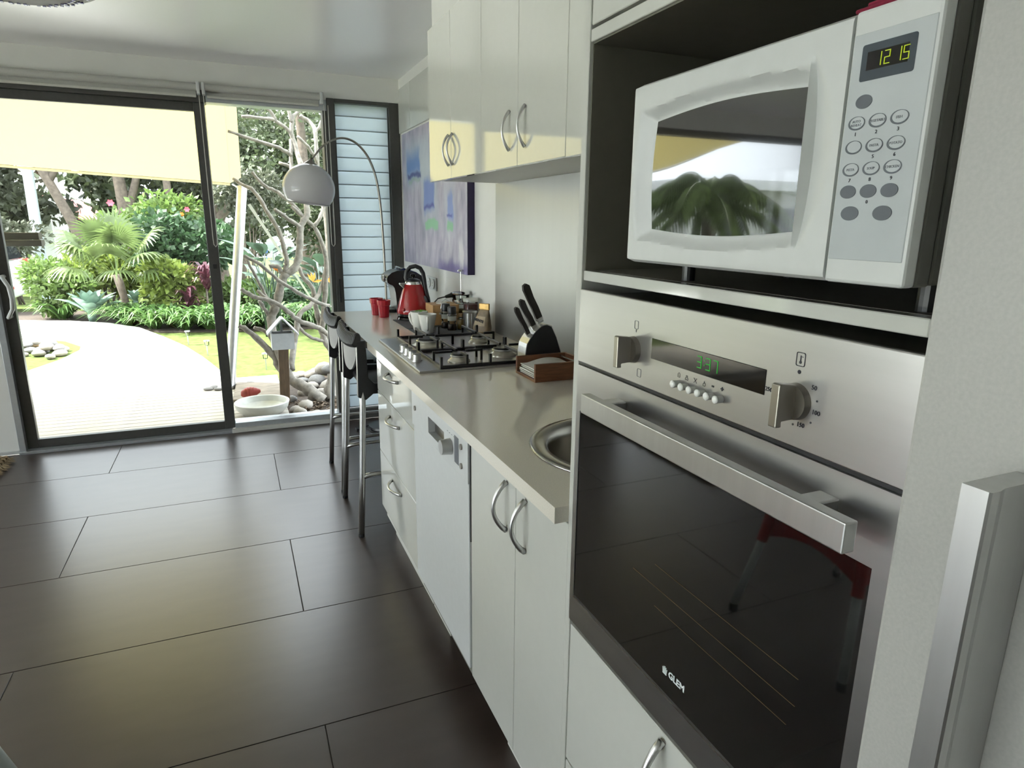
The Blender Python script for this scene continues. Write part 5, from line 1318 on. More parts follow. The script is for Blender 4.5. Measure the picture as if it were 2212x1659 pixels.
far = [(0.030, 6.65, 1.735), (-1.65, 6.60, 1.822), (-2.75, 6.72, 1.92), (-3.8, 6.90, 2.05), (-4.75, 7.0, 2.36), (-5.6, 7.05, 2.66)]
near = smooth_path(near, 6); far = smooth_path(far, 6)
b = bmesh.new(); rows = []
for a, c in zip(near, far):
    r_ = []
    for k in range(13):
        f = k / 12; p_ = a.lerp(c, f); p_.z -= 0.07 * math.sin(PI * f) * min(1, abs(a.x - 0.04) * 0.8); r_.append(b.verts.new(p_))
    rows.append(r_)
for a, c in zip(rows, rows[1:]):
    for k in range(12): b.faces.new((a[k], a[k + 1], c[k + 1], c[k]))
so = obj('cloth', b, 'sail', t, True)
b = bmesh.new(); A = []
for k in range(13):
    p_ = near[0].lerp(far[0], k / 12); p_.z -= 0.002
    w = 0.085 + 0.03 * k / 12
    A.append((b.verts.new(p_), b.verts.new(p_ + Vector((w * 0.85, 0.01, w * 0.45)))))
for a, c in zip(A, A[1:]): b.faces.new((a[0], a[1], c[1], c[0]))
obj('edge_band', b, 'sailhem', t, label='beige hem band along the sail edge')
b = bmesh.new(); A = []
for p_ in far[:25]:
    A.append((b.verts.new(p_ + Vector((0, -0.002, -0.002))), b.verts.new(p_ + Vector((0, 0.012, -0.022)))))
for a, c in zip(A, A[1:]): b.faces.new((a[0], a[1], c[1], c[0]))
obj('front_hem', b, 'sailhem', t)

# ---- timber ledge outside the door
M['ledge'] = pm('dark_grey_timber', (0.055, 0.052, 0.042), 0.8, noise=0.25, scale=12, stretch=(1, 8, 8))
t = thing('timber_ledge', 'two-board timber ledge beside the sliding door frame', 'ledge', (-1.45, 5.22, -0.05))
obj('board', box(B(), -1.75, -1.143, 5.17, 5.26, 1.228, 1.266, 0.003), 'ledge', t)
obj('board', box(B(), -1.75, -1.170, 5.25, 5.34, 1.268, 1.312, 0.003), 'ledge', t)
for y in (5.2, 5.3): obj('post', box(B(), -1.74, -1.66, y - 0.03, y + 0.03, -0.049, 1.227 if y < 5.25 else 1.267), 'ledge', t)

# ---- stones
rg = random.Random(21); smesh = {}
def stone_mesh(k, m):
    if (k, m) not in smesh:
        b = bmesh.new(); bmesh.ops.create_icosphere(b, subdivisions=2, radius=1.0); r2 = random.Random(k)
        ph = [r2.uniform(0, 6) for _ in range(6)]
        for v in b.verts:
            c = v.co; s = 1 + 0.10 * math.sin(2 * c.x + ph[0]) * math.sin(2.3 * c.y + ph[1]) + 0.07 * math.sin(3 * c.z + ph[2] + c.x); v.co = c * s
        for f in b.faces: f.smooth = True
        me = bpy.data.meshes.new('river_stone'); b.to_mesh(me); b.free(); me.materials.append(M[m]); smesh[(k, m)] = me
    return smesh[(k, m)]
def stone(x, y, r, label, group, m=None, z=None, flat=0.62):
    m = m or rg.choice(('stoneA', 'stoneA', 'stoneB', 'stoneA'))
    o = bpy.data.objects.new('river_stone', stone_mesh(rg.randrange(6), m)); COL.objects.link(o)
    sx, sy, sz = r * rg.uniform(0.9, 1.25), r * rg.uniform(0.8, 1.05), r * flat * rg.uniform(0.85, 1.1)
    o.scale = (sx, sy, sz); o.rotation_euler = (rg.uniform(-.15, .15), rg.uniform(-.15, .15), rg.uniform(0, PI)); o.location = (x, y, (-0.10 if z is None else z) + sz * 0.82)
    return tag(o, label, 'stone', group)
pg = 'river stones edging the path'; cnt = 0; placed = [(-2.24, 9.13, 0.125)]
PLAB = {('stoneA', 0): 'pale river stone bedded in the curved border beside the path', ('stoneB', 0): 'grey river stone bedded in the curved border beside the path', ('stoneA', 1): 'pale river stone lying on top of others beside the path', ('stoneB', 1): 'grey river stone lying on top of others beside the path'}
tries = 0
while cnt < 62 and tries < 6000:
    tries += 1
    u = rg.random(); a = (-1.84, 9.0); c = (-2.8, 9.95)
    cx_ = -1.96 - 1.15 * u; cy_ = 8.62 + 1.30 * u ** 0.75
    x = cx_ + rg.uniform(-0.16, 0.16); y = cy_ + rg.uniform(-0.26, 0.22); r = rg.uniform(0.045, 0.085)
    if any(math.hypot(x - a_, y - b_) < 0.93 * (r + c_) for a_, b_, c_ in placed): 
        if cnt < 44 or rg.random() > 0.1: continue
        top = 1
    else: top = 0; placed.append((x, y, r))
    mm = rg.choice(('stoneA', 'stoneA', 'stoneB'))
    stone(x, y, r, PLAB[(mm, top)], pg, mm, z=-0.10 + (0.055 if top else 0)); cnt += 1
stone(-2.24, 9.13, 0.125, 'large orange-tan river stone among the pale stones by the path', pg, 'stoneC', z=-0.07)
gl = 'rounded river stone in the pile beside the frangipani trunk'; gg = 'river stones beside the frangipani'
for x, y, r, z in ((0.62, 6.15, 0.085, -.08), (0.72, 6.30, 0.10, -.02), (0.80, 6.05, 0.09, -.08), (0.60, 6.38, 0.075, -.08), (0.90, 6.25, 0.09, -.05), (0.70, 5.90, 0.085, -.08), (0.56, 5.98, 0.06, -.08), (0.84, 5.82, 0.08, -.08), (0.66, 6.52, 0.07, -.08), (0.78, 6.50, 0.075, -.06), (0.95, 6.05, 0.085, -.06), (0.50, 6.22, 0.06, -.08), (0.92, 6.45, 0.08, -.06), (0.74, 6.15, 0.07, 0.03), (0.76, 5.70, 0.07, -.08), (0.40, 6.36, 0.085, -.08), (0.52, 6.46, 0.06, -.08), (0.62, 5.74, 0.055, -.08), (0.47, 5.78, 0.06, -.08), (0.44, 5.30, 0.075, -.08), (0.38, 5.12, 0.06, -.08), (0.50, 5.08, 0.05, -.08), (0.36, 5.26, 0.045, -.08), (0.34, 5.58, 0.055, -.08)):
    mm = rg.choice(('stoneA', 'stoneA', 'stoneB'))
    nm = {'stoneA': 'pale', 'stoneB': 'grey'}[mm]
    stone(x, y, r, (nm + ' river stone in the heap behind the frangipani trunk') if y > 5.65 else (nm + ' river stone on the mulch beside the white bowl'), gg, mm, z=z)
for x, y in ((-0.30, 6.13), (-0.22, 6.10), (-0.06, 6.24), (0.0, 6.22), (-0.26, 6.17), (0.05, 6.25)):
    stone(x, y, 0.036, 'flat dark pebble on the deck near the foot of the steel pole', 'pebbles at the pole', 'stoneB', z=-0.05 if x < -0.1 else -0.0495, flat=0.4)
b = bmesh.new()
for k in range(420):
    x, y = rg.uniform(0.34, 0.80), rg.uniform(4.86, 5.44); a = rg.uniform(0, PI); L = rg.uniform(0.02, 0.055); z = -0.072 + rg.uniform(0, 0.035)
    b2 = bmesh.new(); bmesh.ops.create_cube(b2, size=1.0); join(b, b2, Matrix.Translation((x, y, z)) @ Euler((rg.uniform(-.5, .5), rg.uniform(-.5, .5), a)).to_matrix().to_4x4() @ Matrix.Diagonal((L, 0.012, 0.005, 1)))
o = obj('bark_mulch', b, 'mulch'); tag(o, 'loose brown bark mulch under the frangipani', 'mulch', kind='stuff')

# ---- solar stake lights
for x, y, lab in ((-0.60, 8.85, 'small clear solar stake light on the lawn near the plant bed'), (-0.36, 8.05, 'small clear solar stake light on the lawn halfway along the path'), (0.22, 7.05, 'small clear solar stake light on the lawn behind the timber slab')):
    t = thing('solar_light', lab, 'garden light', (x, y, -0.1), group='solar stake lights along the path')
    obj('stake', cyl(B(), (x, y, -0.10), (x, y, 0.02), 0.006, seg=10), 'galv', t)
    obj('lens', lathe(B(), [(0.0, 0), (0.022, 0), (0.026, 0.05), (0, 0.05)], x, y, 0.02, 16), 'clear', t, 'auto')
    obj('solar_cap', lathe(B(), [(0, 0.05), (0.034, 0.05), (0.032, 0.06), (0, 0.064)], x, y, 0.02, 16), 'galv', t, 'auto')

# ---- frangipani
FRANGI = [
 ([(0.587, 5.45, -0.068), (0.54, 5.47, -0.02), (0.5, 5.5, 0.02), (0.437, 5.55, 0.066), (0.352, 5.6, 0.114), (0.282, 5.65, 0.225), (0.248, 5.65, 0.307), (0.153, 5.65, 0.434), (0.055, 5.6, 0.547), (-0.001, 5.6, 0.583)], (0.052, 0.013)),
 ([(0.352, 5.6, 0.114), (0.313, 5.62, 0.268), (0.256, 5.66, 0.461), (0.248, 5.7, 0.61), (0.279, 5.7, 0.69), (0.32, 5.7, 0.8), (0.354, 5.7, 0.92), (0.379, 5.7, 0.976)], (0.034, 0.028)),
 ([(0.379, 5.7, 0.976), (0.456, 5.7, 1.028), (0.5, 5.72, 1.113), (0.521, 5.74, 1.247), (0.53, 5.76, 1.348), (0.569, 5.78, 1.415), (0.605, 5.8, 1.487), (0.586, 5.85, 1.695), (0.577, 5.9, 1.874), (0.545, 5.95, 2.037), (0.528, 5.95, 2.111), (0.54, 5.95, 2.191), (0.559, 5.95, 2.246), (0.609, 5.95, 2.288)], (0.028, 0.011)),
 ([(0.54, 5.95, 2.191), (0.515, 5.95, 2.289), (0.484, 5.95, 2.364)], (0.013, 0.009)),
 ([(0.53, 5.76, 1.348), (0.514, 5.74, 1.367), (0.435, 5.7, 1.421), (0.374, 5.68, 1.47), (0.333, 5.66, 1.498)], (0.015, 0.011)),
 ([(0.38, 5.7, 0.988), (0.399, 5.7, 1.055), (0.4, 5.7, 1.115), (0.378, 5.7, 1.267), (0.339, 5.7, 1.362), (0.274, 5.75, 1.495), (0.206, 5.8, 1.628), (0.122, 5.85, 1.681), (0.051, 5.9, 1.731)], (0.018, 0.011)),
 ([(0.358, 5.7, 0.988), (0.337, 5.7, 1.037), (0.301, 5.7, 1.042), (0.263, 5.7, 1.046)], (0.016, 0.013)),
 ([(0.078, 5.5, 1.139), (0.19, 5.5, 1.07), (0.319, 5.52, 0.947), (0.453, 5.52, 0.847), (0.571, 5.55, 0.777), (0.704, 5.6, 0.712)], (0.012, 0.013)),
 ([(0.037, 5.55, 0.882), (0.124, 5.55, 0.822), (0.267, 5.58, 0.769), (0.379, 5.58, 0.685), (0.445, 5.6, 0.615), (0.568, 5.65, 0.547), (0.651, 5.7, 0.5), (0.737, 5.8, 0.418)], (0.013, 0.019)),
 ([(0.372, 5.6, 0.189), (0.411, 5.75, 0.357), (0.434, 5.8, 0.412), (0.486, 5.85, 0.619), (0.576, 5.9, 0.682), (0.649, 5.95, 0.751), (0.704, 6.0, 0.842), (0.744, 6.0, 0.976)], (0.022, 0.013)),
 ([(0.776, 6.1, -0.083), (0.771, 6.1, 0.215), (0.719, 6.1, 0.332), (0.682, 6.1, 0.476), (0.653, 6.05, 0.623), (0.629, 6.05, 0.819), (0.56, 6.05, 0.919), (0.523, 6.05, 1.012)], (0.028, 0.013)),
 ([(0.691, 6.05, 0.444), (0.719, 6.0, 0.693), (0.738, 5.95, 0.923), (0.741, 5.9, 1.086), (0.699, 5.85, 1.264), (0.655, 5.85, 1.356), (0.572, 5.8, 1.43), (0.476, 5.8, 1.525)], (0.021, 0.012)),
 ([(0.655, 5.85, 1.356), (0.697, 5.85, 1.424), (0.743, 5.9, 1.517), (0.772, 5.9, 1.628)], (0.014, 0.011)),
 ([(0.757, 6.1, 0.911), (0.795, 6.1, 1.238), (0.775, 6.1, 1.517), (0.754, 6.15, 1.714), (0.745, 6.15, 1.9), (0.744, 6.15, 2.147), (0.713, 6.2, 2.234), (0.632, 6.2, 2.292)], (0.022, 0.011)),
 ([(0.744, 6.15, 2.147), (0.782, 6.15, 2.198), (0.814, 6.15, 2.272)], (0.012, 0.01)),
 ([(0.745, 6.15, 1.9), (0.722, 6.1, 1.941), (0.668, 6.05, 2.02), (0.578, 6.0, 2.091)], (0.012, 0.01)),
 ([(0.528, 5.95, 2.111), (0.511, 5.95, 2.128), (0.412, 5.9, 2.19), (0.318, 5.85, 2.195), (0.154, 5.8, 2.194)], (0.014, 0.009)),
 ([(0.412, 5.9, 2.19), (0.37, 5.88, 2.258), (0.326, 5.85, 2.292)], (0.012, 0.009)),
 ([(0.586, 5.85, 1.695), (0.514, 5.9, 1.805), (0.508, 5.92, 1.858), (0.512, 5.93, 1.953), (0.521, 5.95, 2.064)], (0.015, 0.011)),
 ([(0.514, 5.93, 1.935), (0.481, 5.9, 1.956), (0.38, 5.85, 1.993), (0.215, 5.8, 2.031), (0.044, 5.75, 2.073)], (0.014, 0.009)),
 ([(0.508, 5.92, 1.85), (0.489, 5.92, 1.85), (0.414, 5.92, 1.868)], (0.012, 0.01)),
 ([(0.572, 5.8, 1.43), (0.485, 5.85, 1.545), (0.389, 5.9, 1.636), (0.319, 5.9, 1.667), (0.252, 5.9, 1.72), (0.198, 5.9, 1.79)], (0.013, 0.01)),
 ([(0.279, 5.7, 0.69), (0.222, 5.68, 0.805), (0.176, 5.65, 0.914), (0.131, 5.62, 1.016), (0.104, 5.6, 1.108)], (0.012, 0.009)),
 ([(0.267, 5.58, 0.769), (0.201, 5.6, 0.814), (0.157, 5.62, 0.858)], (0.012, 0.011)),
 ([(0.248, 5.7, 0.61), (0.197, 5.68, 0.711), (0.166, 5.66, 0.771)], (0.014, 0.012)),
 ([(0.282, 5.65, 0.225), (0.265, 5.7, 0.395), (0.184, 5.72, 0.514), (0.107, 5.72, 0.545)], (0.013, 0.012)),
 ([(0.719, 6.1, 0.332), (0.664, 6.08, 0.347), (0.582, 6.05, 0.387), (0.502, 6.0, 0.466), (0.486, 6.0, 0.517)], (0.014, 0.011)),
 ([(0.67, 5.5, -0.064), (0.669, 5.55, 0.013), (0.709, 5.6, 0.113)], (0.045, 0.035)),
]

t = thing('frangipani_tree', 'bare grey-branched frangipani tree growing beside the window', 'tree', (0.587, 5.45, -0.07))
rg = random.Random(4)
for i, (pts, (ra, rb)) in enumerate(FRANGI):
    P = smooth_path(pts, 3); n = len(P)
    rad = [(ra + (rb - ra) * k / (n - 1)) * 1.2 * (1 + 0.10 * math.sin(k * 2.1 + i)) for k in range(n)]
    P = [p_ + Vector((rg.uniform(-1, 1), rg.uniform(-1, 1), rg.uniform(-1, 1))) * 0.004 for p_ in P]
    if rb > 0.012: rad[-1] *= 1.25
    obj('trunk' if i == 0 else 'branch', tube(B(), P, rad, 10), 'frangi', t, True)
# ---- planting
rg = random.Random(31)
def strap_clump(x, y, label, L=0.60, n=60, rise=0.27):
    t = thing('agapanthus', label, 'plant', (x, y, -0.09), group='strap-leaved plants along the bed')
    c = Cloud()
    for k in range(n):
        a = rg.uniform(0, 2 * PI); r = rg.uniform(0, 0.07)
        c.strap(Vector((x + r * math.cos(a), y + r * math.sin(a), -0.085)), a + rg.gauss(0, 0.3), L * rg.uniform(0.5, 1.1), rg.uniform(0.015, 0.025), rise * rg.uniform(0.8, 1.7), rg)
    c.build('leaves', 'strap', t, 'stuff')
    obj('crown_base', lathe(B(), [(0, 0), (0.07, 0), (0.05, 0.04), (0, 0.06)], x, y, -0.0845, 10), 'soil', t)
sl = 'green strap-leaved agapanthus clump in the border along the lawn'
for x, y in ((-1.58, 11.10), (-1.46, 10.72), (-1.25, 10.72), (-1.10, 10.30), (-0.88, 10.45), (-0.72, 10.05), (-0.48, 10.28), (-0.38, 9.98), (-0.12, 10.18), (0.02, 9.92), (0.28, 10.05), (0.45, 9.85), (0.70, 9.98), (0.95, 9.90), (1.22, 10.0), (1.45, 10.1), (-2.45, 11.72), (-0.62, 10.62), (-1.30, 11.05), (-0.2, 10.5), (0.5, 10.3)):
    strap_clump(x, y, 'green strap-leaved clump beside the blue agave' if x < -1.4 else 'green strap-leaved clump below the fan palm and rosette shrub' if x < -0.75 else 'green strap-leaved clump in front of the burgundy cordylines' if x < -0.15 else 'green strap-leaved clump behind the leaning steel pole' if x < 0.4 else 'green strap-leaved clump in front of the bird of paradise plants')

def bush(name, label, x, y, z0, rx, ry, rz, n, L, W, mat, group='shrubs in the garden bed', flowers=None, stems=5, shell=0.55, seed=1, cat='shrub'):
    r2 = random.Random(seed)
    t = thing(name, label, cat, (x, y, gz(y)), group=group)
    c = Cloud()
    lob = [(Vector((r2.uniform(-.55, .55) * rx, r2.uniform(-.55, .55) * ry, r2.uniform(-.45, .5) * rz)), r2.uniform(0.45, 0.7)) for _ in range(7)]
    ctr = Vector((x, y, z0 + rz))
    for k in range(n):
        o_, s = lob[k % 7]; d = rdir(r2); f = r2.uniform(shell, 1) ; p_ = ctr + o_ + Vector((d.x * rx * s * f, d.y * ry * s * f, d.z * rz * s * f))
        if p_.z < gz(y) + 0.01: p_.z = gz(y) + 0.01 + r2.uniform(0, .05)
        dd = (d + rdir(r2) * 0.9 + Vector((0, 0, 0.1))).normalized(); c.leaf(p_, dd, rdir(r2, 0.8), L * r2.uniform(0.7, 1.25), W * r2.uniform(0.8, 1.2))
    c.build('foliage', mat, t, 'stuff')
    for k in range(stems):
        a = r2.uniform(0, 2 * PI); e_ = ctr + lob[k % 7][0] * 0.8
        obj('stem', tube(B(), [(x + 0.05 * math.cos(a), y + 0.05 * math.sin(a), gz(y) + 0.005), ((x + e_.x) / 2 + r2.uniform(-.05, .05), (y + e_.y) / 2, (gz(y) + e_.z) / 2), tuple(e_)], [0.02, 0.014, 0.006], 6), 'bark', t, True)
    if flowers:
        for fx_, fy_, fz, fr, fm in flowers:
            b = B(); cc = Cloud()
            for q in range(6):
                a = q * PI / 3; cc.leaf(Vector((fx_, fy_, fz)), Vector((math.cos(a), -0.5, math.sin(a))), Vector((0, -1, 0)), fr, fr * 0.5)
            b.free(); cc.build('flower', fm, t)
    return t
bush('leafy_shrub', 'light green leafy shrub at the path corner by the parked car', -2.42, 11.95, -0.1, 0.52, 0.45, 0.48, 2600, 0.085, 0.026, 'shrub1', seed=1)
bush('lime_shrub', 'yellow-green shrub behind the blue agave', -1.95, 12.3, 0.1, 0.62, 0.5, 0.46, 1800, 0.12, 0.034, 'shrub3', seed=2)
bush('rosette_shrub', 'pale green shrub with rosettes of broad leaves beside the red-leaved plants', -0.85, 11.1, 0.0, 0.55, 0.35, 0.42, 1500, 0.11, 0.034, 'shrub3', seed=3)
bush('dark_shrub', 'tall dark green large-leaved shrub behind the palm', -0.65, 11.9, 0.3, 0.75, 0.5, 0.62, 2600, 0.12, 0.045, 'shrub2', seed=4)
bush('hibiscus', 'bright green hibiscus shrub with pink flowers against the trees', -1.15, 12.8, 0.65, 0.85, 0.55, 0.62, 2600, 0.11, 0.042, 'shrub1', flowers=[(-1.72, 12.3, 1.66, 0.06, 'pink'), (-0.72, 12.3, 1.50, 0.04, 'orange'), (-0.64, 12.35, 1.58, 0.05, 'pink')], seed=5)
bush('bright_shrub', 'fresh green shrub growing behind the steel pole', 0.15, 11.6, -0.1, 0.55, 0.45, 0.30, 1700, 0.10, 0.036, 'shrub1', seed=6)
bush('round_shrub', 'rounded green shrub between pole and frangipani', 0.75, 11.9, -0.1, 0.7, 0.5, 0.28, 1700, 0.10, 0.034, 'shrub2', seed=7)
bush('hedge_shrub', 'grey-green shrub screening the street beside the light pole', -3.85, 15.3, 0.55, 0.9, 0.6, 0.55, 2200, 0.11, 0.03, 'tree2', seed=8)

bush('bottlebrush', 'loose grey-green bottlebrush shrub behind the bird of paradise flowers', 1.75, 13.6, 0.55, 0.8, 0.5, 0.75, 2400, 0.11, 0.03, 'tree3', seed=21)
bush('tall_shrub', 'tall grey-green shrub between the steel pole and the banksia', 0.30, 13.9, 1.25, 0.75, 0.5, 0.55, 2200, 0.11, 0.03, 'tree2', seed=22)

# ---- fan palm
PXc, PYc = -1.62, 11.15
t = thing('fan_palm', 'fan palm with drooping split fronds in the garden bed', 'palm', (PXc, PYc, -0.09))
obj('trunk', tube(B(), [(PXc + 0.10, PYc, -0.085), (PXc + 0.08, PYc, 0.25), (PXc + 0.02, PYc, 0.62)], [0.06, 0.05, 0.06], 10), 'bark', t, True)
def fan(base, az, el, pet, rad, droop, seed):
    r2 = random.Random(seed); c = Cloud(); d = Vector((math.cos(az) * math.cos(el), math.sin(az) * math.cos(el), math.sin(el)))
    hub = base + d * pet; side = Vector((-math.sin(az), math.cos(az), 0)); up = side.cross(d) * -1
    k = len(c.v); c.v += [base + side * 0.008, base - side * 0.008, hub - side * 0.006, hub + side * 0.006]; c.f.append((0, 1, 2, 3))
    n = 26
    for i in range(n):
        a = math.radians(-115 + 230 * i / (n - 1)); dd = (d * math.cos(a) + side * math.sin(a)).normalized(); w = rad * 0.045
        L = rad * r2.uniform(0.88, 1.05) * (0.80 + 0.20 * math.cos(a)); k = len(c.v); q = dd.cross(up).normalized()
        for j in range(5):
            f = j / 4; p_ = hub + dd * L * f + up * 0.0 + Vector((0, 0, -droop * L * max(0, f - 0.35) ** 1.6)); ww = w * (0.25 + 1.3 * f if f < 0.55 else (1 - f) * 2.1) + 0.0008
            c.v += [p_ - q * ww, p_ + q * ww]
        for j in range(4): c.f.append((k + 2 * j, k + 2 * j + 1, k + 2 * j + 3, k + 2 * j + 2))
    c.build('frond', 'palm', t)
base = Vector((PXc + 0.02, PYc, 0.60))
for i, (az, el, pet, rad, dr) in enumerate(((-150, 40, 0.55, 0.52, 0.9), (-95, 42, 0.52, 0.50, 0.9), (-40, 30, 0.52, 0.52, 1.0), (-70, 60, 0.60, 0.50, 0.6), (-120, 66, 0.62, 0.50, 0.5), (170, 48, 0.62, 0.55, 0.8), (10, 52, 0.62, 0.55, 0.8), (-15, 12, 0.45, 0.5, 1.0), (-165, 14, 0.5, 0.5, 1.0), (90, 78, 0.62, 0.5, 0.4), (-80, 14, 0.35, 0.42, 1.0))):
    fan(base, math.radians(az), math.radians(el), pet, rad, dr, i)

# ---- agave
def agave(x, y, R, n, label, z0=-0.09):
    t = thing('agave', label, 'agave', (x, y, z0), group='blue agaves in the bed')
    r2 = random.Random(int(x * 100))
    for k in range(n):
        f = k / n; az = k * 2.39996; el = math.radians(20 + 60 * f); L = R * (1 - 0.35 * f); W = R * 0.16
        d = Vector((math.cos(az) * math.cos(el), math.sin(az) * math.cos(el), math.sin(el))); q = Vector((-math.sin(az), math.cos(az), 0)); up = d.cross(q) * -1
        b = bmesh.new(); P = []
        for j in range(6):
            g = j / 5; w = W * (0.55 + 1.2 * g if g < 0.4 else 1.03 * (1 - ((g - 0.4) / 0.6) ** 1.4)) + 0.001
            c = Vector((x, y, z0 + 0.10)) + d * L * g + Vector((0, 0, 0.10 * L * math.sin(PI * g)))
            P.append((b.verts.new(c - q * w + Vector((0, 0, w * .35))), b.verts.new(c - Vector((0, 0, w * .10))), b.verts.new(c + q * w + Vector((0, 0, w * .35)))))
        for a, c in zip(P, P[1:]):
            b.faces.new((a[0], a[1], c[1], c[0])); b.faces.new((a[1], a[2], c[2], c[1]))
        obj('leaf', b, 'agave', t, True)
    obj('heart', lathe(B(), [(0, 0), (0.05, 0), (0.06, 0.1), (0.02, 0.2), (0, 0.22)], x, y, z0 + 0.004, 10), 'agave', t, True)
agave(-2.02, 11.34, 0.55, 22, 'large blue-green agave rosette at the foot of the palm')
agave(-1.40, 11.25, 0.30, 14, 'small blue-green agave half hidden behind the strap leaves', 0.08)

# ---- cordylines and bird of paradise
def cordyline(x, y, z, n, L, label):
    t = thing('cordyline', label, 'plant', (x, y, -0.09), group='burgundy cordylines')
    obj('cane', tube(B(), [(x, y, -0.085), (x + 0.02, y, z)], [0.018, 0.014], 8), 'bark', t, True)
    r2 = random.Random(int(x * 77)); c = Cloud()
    for k in range(n):
        a = r2.uniform(0, 2 * PI); c.strap(Vector((x + 0.02, y, z - r2.uniform(0, 0.25))), a, L * r2.uniform(0.6, 1.0), r2.uniform(0.018, 0.032), L * r2.uniform(0.4, 1.1), r2, 4)
    c.build('leaves', 'purple', t, 'stuff')
cordyline(-0.42, 10.75, 0.62, 60, 0.34, 'tall burgundy cordyline beside the door frame')
cordyline(-0.68, 10.70, 0.30, 45, 0.30, 'low burgundy cordyline next to the pale rosette shrub')
def paddle(x, y, label, n, seed, flowers):
    t = thing('bird_of_paradise', label, 'plant', (x, y, -0.1), group='bird of paradise plants')
    r2 = random.Random(seed)
    for k in range(n):
        a = r2.uniform(0, 2 * PI); le = r2.uniform(0.25, 0.6); h = r2.uniform(0.55, 1.0)
        e_ = Vector((x + le * 0.5 * math.cos(a), y + le * 0.5 * math.sin(a), h)); st_ = Vector((x + r2.uniform(-.1, .1), y + r2.uniform(-.1, .1), -0.095))
        b = tube(B(), [st_, st_.lerp(e_, 0.6) + Vector((0, 0, 0.06)), e_], [0.012, 0.010, 0.006], 6)
        d = Vector((math.cos(a) * 0.6, math.sin(a) * 0.6, r2.uniform(0.2, 0.7))); leaf_quad(b, e_, d, (0, 0, 1), r2.uniform(0.38, 0.55), 0.085, 0.45)
        obj('leaf', b, 'bop', t, True)
    for fx_, fz in flowers:
        c = Cloud()
        for q, (dx, dz) in enumerate(((-0.6, 1.0), (-0.2, 1.2), (0.25, 1.0), (0.9, 0.15))): c.leaf(Vector((fx_, y - 0.45, fz)), Vector((dx, 0, dz)), Vector((0, -1, 0)), 0.12, 0.018, 0.1)
        c.build('flower', 'orange', t); obj('flower_stalk', tube(B(), [(x, y - 0.2, -0.095), (fx_, y - 0.44, fz)], 0.007, 6), 'bop', t, True)
paddle(1.05, 8.6, 'bird of paradise plant with orange flowers behind the frangipani', 26, 3, [(0.86, 0.70), (1.06, 0.68)])
paddle(0.42, 9.25, 'bird of paradise clump of dark blue-green leaves behind the feeder', 22, 5, [(0.50, 0.78)])

# ---- trees beyond the garden
def tree(name, label, x, y, h, crown, n, mat, L=0.15, W=0.05, trunk=None, seed=1, r=0.13, group='trees beyond the garden'):
    """crown is a list of (dx, dy, z, rx, ry, rz)"""
    r2 = random.Random(seed); t = thing(name, label, 'tree', (x, y, gz(y)), group=group); c = Cloud()
    tot = sum(q[3] * q[5] for q in crown)
    for dx, dy, z, rx, ry, rz in crown:
        sub_ = [(Vector((r2.gauss(0, .45) * rx, r2.gauss(0, .45) * ry, r2.gauss(0, .45) * rz)), r2.uniform(0.22, 0.42)) for _ in range(16)]
        for k in range(int(n * rx * rz / tot)):
            o_, s = sub_[r2.randrange(16)]; d = rdir(r2); f = r2.random() ** 0.5
            p_ = Vector((x + dx, y + dy, z)) + o_ + Vector((d.x * rx * s * f, d.y * ry * s * f, d.z * rz * s * f))
            if p_.z < gz(y) + 0.3: continue
            if p_.z - 1.4 > p_.y * r2.uniform(0.09, 0.19): continue
            c.leaf(p_, rdir(r2, -0.1), rdir(r2, 0.9), L * r2.uniform(0.6, 1.3), W * r2.uniform(0.7, 1.3))
    c.build('crown', mat, t, 'stuff')
    for i, pts in enumerate(trunk or [[(0, 0, 0), (0.1, 0, h * 0.5), (0, 0, h)]]):
        P = smooth_path([(x + a, y + b_, gz(y) + 0.002 + c_) if c_ == 0 else (x + a, y + b_, c_) for a, b_, c_ in pts], 3); m_ = len(P); rr = r if i == 0 else r * 0.55
        obj('trunk' if i == 0 else 'branch', tube(B(), P, [rr * (1 - 0.6 * k / (m_ - 1)) for k in range(m_)], 8), 'bark', t, True)
tree('leaning_tree', 'leaning brown-trunked tree behind the fan palm', -2.95, 15.5, 4.2, [(-0.6, 0.5, 4.3, 1.7, 1.2, 1.2), (0.9, 0.5, 4.8, 1.4, 1.2, 1.2), (-1.6, 0, 3.2, 1.0, 0.9, 0.8)], 4200, 'tree2', trunk=[[(0.25, 0, 0), (0.18, 0, 1.0), (-0.2, 0, 2.1), (-0.75, 0, 3.6), (-0.9, 0, 4.6)], [(-0.2, 0, 2.1), (0.3, 0, 3.0), (0.6, 0, 4.0)]], seed=1, r=0.12)
tree('twin_trunk_tree', 'dark grey tree with a forked trunk behind the hibiscus', -1.95, 16.0, 4.5, [(0, 0.6, 4.5, 1.6, 1.2, 1.3), (-0.2, 0.8, 2.8, 1.5, 0.9, 0.9), (1.0, 0.4, 3.4, 1.2, 1, 0.9)], 5200, 'tree1', trunk=[[(0, 0, 0), (-0.03, 0, 1.4), (-0.1, 0, 2.4), (-0.2, 0, 4.2)], [(-0.03, 0, 1.5), (0.28, 0, 2.4), (0.5, 0, 3.6)]], seed=2, r=0.17)
tree('bowed_tree', 'slender bowed tree behind the pink-flowered hibiscus', -0.95, 15.2, 4.0, [(-0.2, 0.6, 4.2, 1.4, 1.1, 1.2), (0.5, 0.8, 2.9, 1.0, 0.8, 0.8)], 3600, 'tree1', trunk=[[(0.3, 0, 0), (0.12, 0, 1.3), (-0.15, 0, 2.0), (-0.12, 0, 3.0), (-0.3, 0, 4.2)], [(-0.1, 0, 2.2), (0.3, 0, 3.2)]], seed=3, r=0.10)
